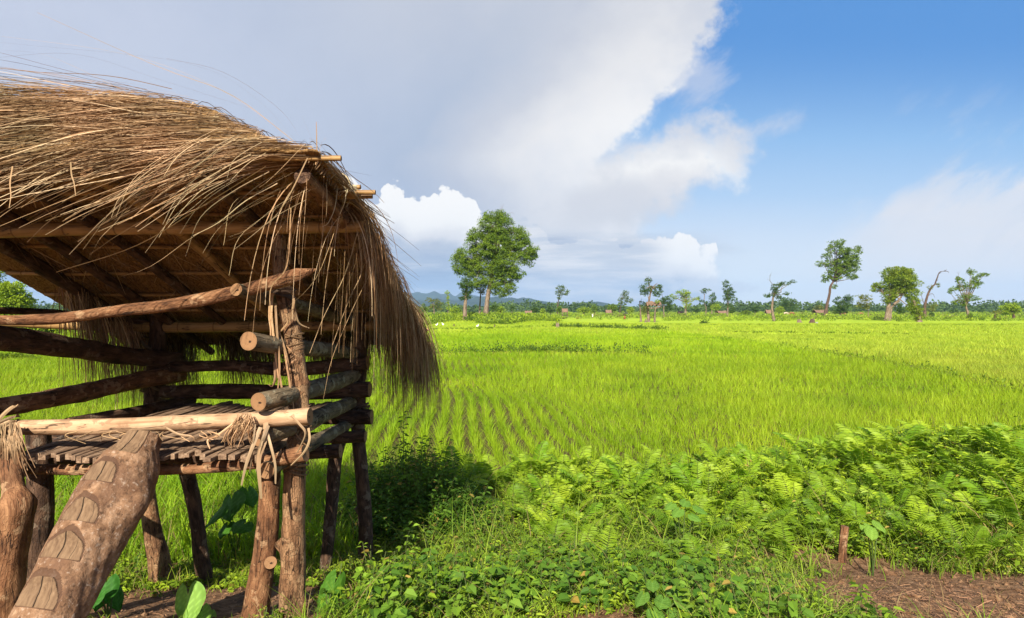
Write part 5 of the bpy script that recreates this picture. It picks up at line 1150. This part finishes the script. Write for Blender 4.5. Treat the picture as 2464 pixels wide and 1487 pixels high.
def scatter(n, x0, x1, y0, y1, rng, thr=.5, wedge=True):
    x = rng.uniform(x0, x1, n); y = y0 + (y1-y0)*rng.random(n)
    k = (dirt_mask(x, y) < thr*rng.uniform(.3, 1.3, n))
    if wedge: k &= np.abs(x) < y*1.1 + 1.4
    k &= ~((x < -1.0) & (y > 9.0))
    return x[k], y[k]
def make_under():
    rng = np.random.default_rng(61)
    # grass blades
    B = Buf()
    def grass(n, x0, x1, y0, y1, h, w, thr, ca, cb, leanr=(.3, .9)):
        x, y = scatter(n, x0, x1, y0, y1, rng, thr); c = np.floor(x*5)*1.37 + np.floor(y*5)*2.1; m = len(x)
        tall = .55 + .9*(np.sin(c*12.9898)*.5+.5)
        hb = h*tall*rng.uniform(.5, 1.2, m)*(1 - .6*dirt_mask(x, y)); az = rng.uniform(0, 2*PI, m)
        V, Q = blades(np.stack([x, y, terrain(x, y)-.01], -1), hb, hb*rng.uniform(*leanr, m), az, w*rng.uniform(.6, 1.4, m), rng, 5, .25)
        t = rng.random((m, 1)); cc = np.array(ca)*(1-t) + np.array(cb)*t; dry = rng.random(m) < .10; cc[dry] = np.array([.24, .18, .08])*rng.uniform(.6, 1.2)
        B.add(V, Q, np.repeat(cc, 10, 0))
    grass(56000, -6, 8, 3.0, 7.8, .16, .0055, .5, (.10, .19, .010), (.29, .37, .03))
    grass(14000, -1.2, 4.6, 3.0, 5.4, .25, .009, .5, (.14, .26, .014), (.28, .40, .04), (.5, 1.1))
    grass(9000, 1.0, 6, 3.3, 5.2, .22, .008, .6, (.17, .24, .05), (.30, .36, .09), (.4, 1.0))
    grass(16000, -9, -1.5, 5.5, 9.5, .40, .011, .8, (.14, .28, .010), (.26, .40, .015))
    grass(12000, 5, 14, 6.0, 10.5, .45, .012, .9, (.14, .28, .010), (.26, .40, .015))
    grass(5200, -1.0, 7, 4.6, 8.6, .52, .008, .9, (.12, .22, .015), (.28, .36, .04), (.4, 1.0))
    grass(3600, -1.5, 7, 3.1, 8.4, .34, .006, 1.2, (.16, .11, .05), (.30, .22, .11), (.5, 1.3))
    tag(B.out('wild_grass', [M['leaf']]), kind='stuff')
    # leafy weeds: upright stems carrying leaves
    def weeds(name, n, x0, x1, y0, y1, hr, leafL, per, ca, cb, thr=.45, ratio=.62, hmask=True, spread=.10, keep=None):
        x, y = scatter(n, x0, x1, y0, y1, rng, thr)
        if keep is not None: k = keep(x, y); x, y = x[k], y[k]
        m = len(x)
        hm = height_mask(x, y) if hmask else 1.0
        hh = hr[0] + (hr[1]-hr[0])*rng.random(m); hh = hh*(hm if hmask else 1) ; g = terrain(x, y)
        C = []; D = []; az0 = rng.uniform(0, 2*PI, m); ln = rng.normal(0, .25, (m, 2)); Bw = Buf()
        top = np.stack([x + ln[:, 0]*hh, y + ln[:, 1]*hh, g + hh], -1); bot = np.stack([x, y, g], -1)
        P = np.stack([bot, (bot+top)/2, top], 1); Sd = np.tile([[1.0, 0, 0]], (m, 1)); V, Q = ribbons(P, np.full((m, 3), .005), Sd); Bw.add(V, Q, np.array([.08, .11, .03]))
        base = rng.random((m, 1)); 
        for q in range(per):
            t = .25 + .8*(q+.5)/per + rng.normal(0, .05, m); p = bot + (top-bot)*np.clip(t, .1, 1.05)[:, None]; a = az0 + q*2.4 + rng.normal(0, .5, m)
            o = np.stack([np.cos(a), np.sin(a), rng.uniform(-.15, .7, m)*(1.1-t)], -1); d = norm(o)
            Nn = norm(np.array([0, 0, 1.0]) + rng.normal(0, .3, (m, 3)) + np.array([-.12, -.28, 0])); L = leafL*rng.uniform(.55, 1.35, m)*(1.15-.35*t)
            V, Q = leaf6(p + d*(spread*leafL*3*rng.random((m, 1))), d, Nn, L, L*ratio, .12, .35)
            tt = np.clip(base*.85 + rng.random((m, 1))*.3, 0, 1)**1.4; cc = np.array(ca)*.72*(1-tt) + np.array(cb)*tt; sick = rng.random(m) < .03; cc[sick] = np.array([.36, .26, .06])*rng.uniform(.5, 1.2); Bw.add(V, Q, np.repeat(cc, 6, 0))
        return tag(Bw.out(name, [M['leaf']]), kind='stuff')
    weeds('leafy_weeds', 13000, -5, 9, 3.2, 8.6, (.6, 1.2), .043, 9, (.11, .21, .012), (.32, .44, .025))
    weeds('leafy_weeds', 3000, -1.2, 8, 3.2, 6.6, (.10, .34), .058, 11, (.05, .13, .010), (.20, .31, .02), .45, .5, False, keep=lambda x, y: patch(x, y, 5.0) > -.12, spread=.2)
    weeds('leafy_weeds', 1400, -1.2, 8, 3.2, 7.2, (.12, .40), .045, 14, (.10, .20, .012), (.30, .42, .025), .45, .4, False, keep=lambda x, y: patch(x, y, 14.0) > .1, spread=.25)
    weeds('creeping_weeds', 1900, -4, 6, 3.0, 6.6, (.05, .18), .036, 6, (.07, .16, .012), (.20, .31, .022), .36, .75, False, keep=lambda x, y: patch(x, y, 3.0) > .22)
    weeds('creeping_weeds', 12000, -1.5, 7, 3.1, 6.4, (.04, .14), .026, 8, (.13, .23, .014), (.31, .41, .03), .6, .5, False, keep=lambda x, y: patch(x, y, 9.0) > -.15)
    weeds('creeping_weeds', 300, -.9, 1.6, 3.2, 5.2, (.14, .30), .075, 8, (.07, .18, .018), (.17, .30, .03), .5, .85, False)
    weeds('tall_weeds', 800, .2, 9, 5.4, 8.8, (.9, 2.2), .062, 14, (.15, .27, .014), (.38, .50, .03), .9, .42, spread=.25)
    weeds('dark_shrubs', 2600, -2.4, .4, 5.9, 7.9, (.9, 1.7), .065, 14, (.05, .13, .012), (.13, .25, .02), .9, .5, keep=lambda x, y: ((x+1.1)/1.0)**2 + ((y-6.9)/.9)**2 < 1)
    # litter on the bare ground
    Bt = Buf(); n = 3400; x = rng.normal(3.3, 1.0, n); y = rng.normal(4.1, .55, n); x2 = rng.uniform(-3, 2.6, 4200); y2 = rng.uniform(3.1, 5.6, 4200); x = np.r_[x, x2]; y = np.r_[y, y2]
    k = ((dirt_mask(x, y) > .3) | (patch(x, y, 9.0) < -.1)) & (y > 2.9); x, y = x[k], y[k]; n = len(x); a = rng.uniform(0, 2*PI, n); L = rng.exponential(.032, n)+.012
    P0 = np.stack([x, y, terrain(x, y) + rng.uniform(.004, .02, n)], -1); dv = np.stack([np.cos(a), np.sin(a), rng.normal(0, .12, n)], -1)*L[:, None]
    V, Q = ribbons(np.stack([P0, P0+dv*.5 + rng.normal(0, .004, (n, 3)), P0+dv], 1), np.full((n, 3), .0032)*rng.uniform(.4, 2.2, (n, 1)), norm(np.stack([-np.sin(a), np.cos(a), rng.normal(0, .3, n)], -1)))
    c = np.array([.20, .11, .062])*rng.uniform(.3, 1.7, (n, 1)); Bt.add(V, Q, np.repeat(c, 6, 0))
    k = rng.random(n) < .09; P1 = P0[k] + rng.normal(0, .05, (k.sum(), 3))*[1, 1, 0]; P1[:, 2] = terrain(P1[:, 0], P1[:, 1]) + .012; m = len(P1)
    V, Q = leaf4(P1, norm(rng.normal(0, 1, (m, 3))*[1, 1, .2]), norm(rng.normal(0, .35, (m, 3)) + [0, 0, 1]), rng.uniform(.01, .03, m), rng.uniform(.006, .018, m)); c = np.array([.19, .105, .06])*rng.uniform(.4, 1.5, (m, 1)); Bt.add(V, Q, np.repeat(c, 4, 0))
    tag(Bt.out('ground_litter', [M['straw']]), kind='stuff')
    # clods
    Bc = Buf(); n = 1500; x = np.r_[rng.normal(3.3, 1.0, n), rng.uniform(-3, 2, n)]; y = np.r_[rng.normal(4.1, .55, n), rng.uniform(3.1, 5.3, n)]; k = (dirt_mask(x, y) > .35); x, y = x[k], y[k]
    ico = np.array([(0, 0, 1), (.9, 0, .3), (.28, .85, .3), (-.72, .53, .3), (-.72, -.53, .3), (.28, -.85, .3), (.72, .53, -.5), (-.28, .85, -.5), (-.9, 0, -.5), (-.28, -.85, -.5), (.72, -.53, -.5)])
    T = np.array([(0, 1, 2), (0, 2, 3), (0, 3, 4), (0, 4, 5), (0, 5, 1), (1, 6, 2), (2, 6, 7), (2, 7, 3), (3, 7, 8), (3, 8, 4), (4, 8, 9), (4, 9, 5), (5, 9, 10), (5, 10, 1), (1, 10, 6)])
    for a, b in zip(x, y):
        r = rng.exponential(.007) + .004; Bc.add(np.array([a, b, float(terrain(a, b))]) + ico*r*rng.uniform(.6, 1.3, (11, 1))*[1.2, 1, .7], T)
    tag(Bc.out('soil_clods', [M['ground']], smooth=False), kind='stuff')
make_under()

# ------------------------------------------------------------------ ferns: separate plants on the bank between the paddy and the weeds
def fern_mesh(name, rng, nf=8, L0=.62, up=1.0, tone=0):
    B = Buf()
    for f in range(nf):
        az = f/nf*2*PI + rng.uniform(-.35, .35); L = L0*rng.uniform(.7, 1.15); K = 26; t = np.linspace(0, 1, K)
        h = L*up*rng.uniform(.75, 1.05); out = L*rng.uniform(.45, .85)
        sp = np.stack([np.cos(az)*out*t**1.3, np.sin(az)*out*t**1.3, h*(t*1.25 - .5*t**2.4)], -1); T = norm(np.gradient(sp, axis=0)); Sx = norm(np.cross(T, [0, 0, 1.0])); U = norm(np.cross(Sx, T))
        V, Q = ribbons(sp[None], (np.linspace(.006, .002, K))[None], Sx[:1]*0 + np.array([[-math.sin(az), math.cos(az), 0]])); B.add(V, Q, np.array([.12, .15, .03]))
        i = np.arange(4, K-1); prof = np.sin(np.clip((t[i]-.08)/.95, 0, 1)**.75*PI)**.8
        g = rng.uniform(0, 1)
        for s in (-1, 1):
            D = norm(Sx[i]*s + T[i]*.45 - U[i]*.05 + rng.normal(0, .07, (len(i), 3))); Ll = L*.24*prof + .008
            V, Q = leaf6(sp[i], D, U[i] + rng.normal(0, .08, (len(i), 3)), Ll, np.full(len(i), L*.032), .02, .22)
            c = ((np.array([.16, .30, .014])*(1-g) + np.array([.34, .46, .03])*g) if tone == 0 else (np.array([.11, .22, .012])*(1-g) + np.array([.24, .36, .022])*g))*rng.uniform(.85, 1.2, (len(i), 1)); B.add(V, Q, np.repeat(c, 6, 0))
    me = B.out(name, [M['fern']]); d = me.data; bpy.data.objects.remove(me); return d
def make_ferns():
    rng = np.random.default_rng(71); ms = [fern_mesh('fern', rng, n, .52, u, tn) for n, u, tn in ((8, 1.0, 0), (6, 1.25, 0), (9, .8, 0), (7, 1.0, 0), (5, 1.1, 1), (7, .8, 1), (6, 1.2, 1), (4, .95, 1))]
    spots = []; tries = 0
    while len(spots) < 280 and tries < 30000:
        tries += 1; x = rng.uniform(-1.0, 9.5); y = rng.uniform(4.5, 9.0)
        lim = (5.9 - .1*max(0, x-2) if x > .4 else 6.7)
        if y < lim and x > .2 and rng.random() < .16: lim = 4.5
        if y < lim or y > 8.5 + .5*(x > 3) + .08*x or abs(x) > y*.93 + .3: continue
        if x < .3 and rng.random() < .6: continue
        if dirt_mask(x, y) > .4 or any((x-a)**2 + (y-b)**2 < .035 for a, b, _ in spots): continue
        spots.append((x, y, 0))
    spots += [(.62, 5.4, 1), (.35, 5.9, 1), (1.2, 5.5, 1), (2.0, 5.9, 1), (-3.0, 6.2, 1), (-2.6, 6.6, 1)]
    for q, (x, y, s) in enumerate(spots):
        o = bpy.data.objects.new('fern', ms[rng.integers(4) + (4 if (y < 6.2 + rng.normal(0, .5) or rng.random() < .12) else 0)]); COL.objects.link(o)
        o.location = (x, y, float(terrain(x, y)) - .02); sc = rng.uniform(.62, 1.1)*(1.12 if y > 6.6 else .9)*(1 + .22*(x > 4.5))*(.85 if s else 1); o.scale = (sc, sc, sc*rng.uniform(.95, 1.2)); o.rotation_euler = (rng.normal(0, .1), rng.normal(0, .1), rng.uniform(0, 6.28))
        if x < -2: lb = ('fern seen between the hut legs behind the notched log', 'ferns behind the hut legs')
        elif x < 1.0 and y > 5.0 and s == 0: lb = ('fern in or beside the shade cast by the hut roof, right of the dark shrub', 'ferns at the shaded end of the fern bank')
        elif s or y < 5.4: lb = ('single fern standing in front of the fern bank among the low weeds', 'ferns standing in front of the fern bank')
        elif x > 5.2: lb = ('tall fern at the right end of the fern bank, close to the right edge', 'tall ferns at the right end of the bank')
        elif y < 6.9: lb = ('fern in the front row of the sunny fern bank, nearest the stake and low weeds', 'ferns in the front row of the sunny bank')
        elif y < 7.9: lb = ('fern in the middle of the sunny fern bank', 'ferns in the middle of the sunny bank')
        else: lb = ('fern in the back row of the sunny bank, with rice directly behind it', 'ferns in the back row of the sunny bank')
        tag(o, lb[0], 'fern', lb[1])
make_ferns()

# ------------------------------------------------------------------ big-leaved plants
def big_leaf(root, base, tip_xyz, L, Wd, nrm, c, name='leaf'):
    """heart-shaped taro blade at the end of a stalk"""
    rng = np.random.default_rng(int(abs(tip_xyz[0])*1000)); att = np.array(tip_xyz, float); nrm = norm(np.array(nrm, float))
    down = np.array([rng.uniform(-.5, .5), -.15, -1.0]); D = norm(down - nrm*np.dot(down, nrm)); Sd = np.cross(D, nrm)
    nu, nv = 15, 19; V = []
    for i in range(nv):
        t = i/(nv-1)                                     # 0 back lobes .. 1 tip
        y = -.30 + 1.30*t; w = .5*math.sin(min(1, (t+.02))**.62*PI)**.75*(1.02 if t < .5 else 1)
        for j in range(nu):
            s = j/(nu-1)*2-1
            yy = y - (.24*abs(s)**1.2*(t < .35)*(1-t/.35)); notch = .22*math.exp(-(s/.16)**2)*max(0, 1-t/.22)
            z = -.13*abs(s)**1.5*w*2 + .035*math.sin(s*9+t*5)*abs(s) + .02*math.cos(t*14)*abs(s) - .22*max(0, t-.4)**2 + .02*abs(math.sin(t*9))*abs(s)
            V.append(att + D*L*(yy+notch) + Sd*Wd*w*s + nrm*L*z)
    i = np.arange(nv-1)[:, None]*nu; j = np.arange(nu-1)[None]; V = np.array(V)
    col = np.tile(np.array(c), (len(V), 1)); sgrid = np.tile(np.abs(np.linspace(-1, 1, nu)), nv); tg = np.repeat(np.linspace(0, 1, nv), nu)
    vein = (sgrid < .08) | (np.abs(((tg*6 + sgrid*1.6) % 1) - .5) < .12); col[vein] = col[vein]*1.35 + .012
    build(name, V, [np.stack([i+j, i+j+1, i+nu+j+1, i+nu+j], -1).reshape(-1, 4)], M['leaf'], root, col=col, smooth=True)
    V, Fs, L2 = log([base, (np.array(base)+att)/2 + np.array([0, 0, .05]), att - nrm*.004], [.0065, .005, .0035], seg=8, n=12, rough=.01); build('stalk', V, Fs[:1], M['leaf'], root, col=np.tile([.10, .15, .04], (len(V), 1)), smooth=True)
def plant(label, px, py, Y, leaves, c, cat='plant'):
    b = W(px, py, Y); b[2] = float(terrain(b[0], Y)); root = empty('taro_plant', b, label, cat)
    for (lx, ly, dY, L, Wd, n) in leaves:
        big_leaf(root, b, W(lx, ly, Y+dY), L*Y/F, Wd*Y/F, n, c)
plant('large pale-veined heart leaf plant by the stump-like posts at the bottom edge', 478, 1500, 3.55, [(452, 1438, -.05, 66, 74, (-.1, -.9, .45)), (486, 1470, 0, 40, 46, (.5, -.4, .8)), (432, 1490, -.1, 48, 34, (-.5, -.7, .4)), (500, 1480, .1, 42, 40, (.3, -.2, .9))], (.20, .36, .06))
plant('upright dark heart-leaved plant right of the front corner post', 800, 1500, 3.65, [(802, 1412, 0, 74, 50, (.25, -.95, .1)), (772, 1428, .1, 44, 50, (-.8, -.5, .4)), (838, 1470, .1, 46, 40, (.3, -.5, .8))], (.06, .16, .014))
plant('drooping dark green leaf plant beside the notched log', 262, 1480, 3.6, [(252, 1410, 0, 56, 58, (.2, -.8, .5)), (275, 1425, .1, 50, 44, (.7, -.4, .6)), (235, 1435, -.1, 44, 36, (-.5, -.5, .6))], (.03, .13, .012))
plant('broad taro plant growing in the shade behind the hut posts', 566, 1300, 5.7, [(556, 1206, 0, 66, 62, (-.3, -.5, .8)), (526, 1232, -.2, 44, 44, (-.5, -.4, .8)), (586, 1262, -.3, 34, 46, (.2, -.3, .9)), (598, 1186, .3, 46, 46, (.4, -.4, .8)), (545, 1268, -.2, 36, 36, (-.2, -.4, .9))], (.06, .17, .014))
plant('glossy round-leaved plant at the bottom edge right of centre', 1590, 1500, 3.5, [(1570, 1405, 0, 26, 32, (-.1, -.3, .95)), (1610, 1415, .1, 30, 34, (.3, -.3, .9)), (1545, 1435, -.05, 32, 34, (-.4, -.3, .9)), (1595, 1444, -.1, 32, 38, (0, -.3, .95)), (1640, 1445, 0, 38, 44, (.4, -.3, .85)), (1575, 1475, -.15, 34, 38, (-.2, -.4, .9)), (1625, 1478, -.1, 36, 38, (.2, -.4, .9))], (.09, .19, .025))
plant('heart-leaved plant above the bare earth patch at the right', 2100, 1290, 5.0, [(2085, 1268, 0, 26, 28, (-.2, -.4, .9)), (2115, 1262, .1, 28, 30, (.3, -.4, .9)), (2098, 1278, -.1, 28, 30, (0, -.5, .8))], (.17, .30, .04))
plant('low plant of rounded leaves in the middle of the weed bank', 1640, 1240, 5.3, [(1615, 1215, 0, 22, 26, (-.2, -.3, .9)), (1650, 1208, .1, 26, 28, (.2, -.3, .9)), (1680, 1222, 0, 26, 28, (.3, -.3, .9)), (1632, 1230, -.1, 24, 28, (-.2, -.4, .9)), (1668, 1242, -.1, 22, 24, (.1, -.4, .9))], (.12, .24, .03))

def sapling(label, px, py, Y, hpx, nl, L, c, seed, Wr=.45):
    rng = np.random.default_rng(seed); b = W(px, py, Y); b[2] = float(terrain(b[0], Y)); hh = H + (CY-(py-hpx))/F*Y - b[2]; root = empty('sapling', b, label, 'plant')
    top = b + np.array([rng.normal(0, .04), rng.normal(0, .04), hh]); V, Fs, l = log([b, (b+top)/2 + rng.normal(0, .02, 3), top], [.007, .005, .002], seg=7, n=10, rough=.02); build('stem', V, Fs[:1], M['leaf'], root, col=np.tile([.07, .10, .03], (len(V), 1)))
    t = np.linspace(.2, 1, nl); a = np.arange(nl)*2.4; D = norm(np.stack([np.cos(a), np.sin(a), rng.uniform(.0, .6, nl)], -1)); Cn = b + (top-b)*t[:, None] + D*.01
    V, Q = leaf6(Cn, D, norm(np.tile([0., -.2, 1], (nl, 1)) + rng.normal(0, .2, (nl, 3))), L*rng.uniform(.7, 1.2, nl), L*Wr*rng.uniform(.8, 1.2, nl), .08, .4); build('leaves', V, [Q], M['leaf'], root, col=np.array(c)*np.repeat(rng.uniform(.7, 1.3, (nl, 1)), 6, 0))
sapling('slim dark sapling rising above the shaded shrub right of the hut', 968, 1180, 6.9, 185, 46, .075, (.06, .13, .015), 1)
sapling('second short sapling beside the slim dark one', 1015, 1180, 6.9, 130, 40, .07, (.07, .15, .015), 2)
for i, (px, py, h) in enumerate([(885, 1440, 70), (915, 1470, 80), (1115, 1430, 55), (1060, 1395, 40), (985, 1310, 60)]):
    sapling(['yellow-green seedling in front of the rear corner post', 'leafy seedling at the bottom edge right of the hut', 'broad-leaved seedling on the open ground right of the hut', 'short bright seedling left of the broad-leaved one', 'little seedling in front of the dark shrub'][i], px, py, 3.9 + (1440-py)*.01, h, 16, .075, (.20, .34, .03), 10+i, .6)

# sawn wooden stake
V, Fs, L = log(PX((2026, 1352, 4.55), (2028, 1310, 4.55), (2033, 1266, 4.56)), [.028, .029, .031], seg=7, n=10, rough=.09, seed=5)
tag(build('stake', V, Fs, [M['bark_red'], M['bark_red']], lc=L, mi=np.r_[np.zeros(len(Fs[0])), np.ones(len(Fs[1]))]), 'short reddish split wood stake standing at the edge of the bare earth', 'stake')
def stick(label, a, b, r, seed, mat='bark_flaky'):
    Y0, Y1 = a[2], b[2]; p = W(*a); q = W(*b); p[2] = float(terrain(p[0], p[1])) + r; q[2] = float(terrain(q[0], q[1])) + r*1.5; m = (p+q)/2 + np.array([0, .01, .006])
    V, Fs, L = log([p, m, q], [r, r*.9, r*.6], seg=8, n=12, rough=.08, seed=seed); tag(build('stick', V, Fs, [M[mat], M['cut']], lc=L, mi=np.r_[np.zeros(len(Fs[0])), np.ones(len(Fs[1]))], smooth=True), label, 'stick')
stick('pale dry stick lying across the bare earth at the right', (2165, 1398, 4.15), (2235, 1390, 4.2), .010, 1)
stick('thin curved twig at the bottom edge of the bare earth', (2165, 1440, 3.85), (2240, 1475, 3.7), .005, 2)
stick('pale broken stick pointing toward the stake on the bare earth', (2060, 1375, 4.3), (2105, 1352, 4.4), .009, 3)
stick('pale dry stick lying in the weeds at the bottom centre', (1335, 1465, 3.6), (1405, 1440, 3.7), .008, 4)
stick('long thin brown stick at the bottom edge left of centre', (1120, 1488, 3.6), (1230, 1462, 3.7), .007, 5, 'bark_red')
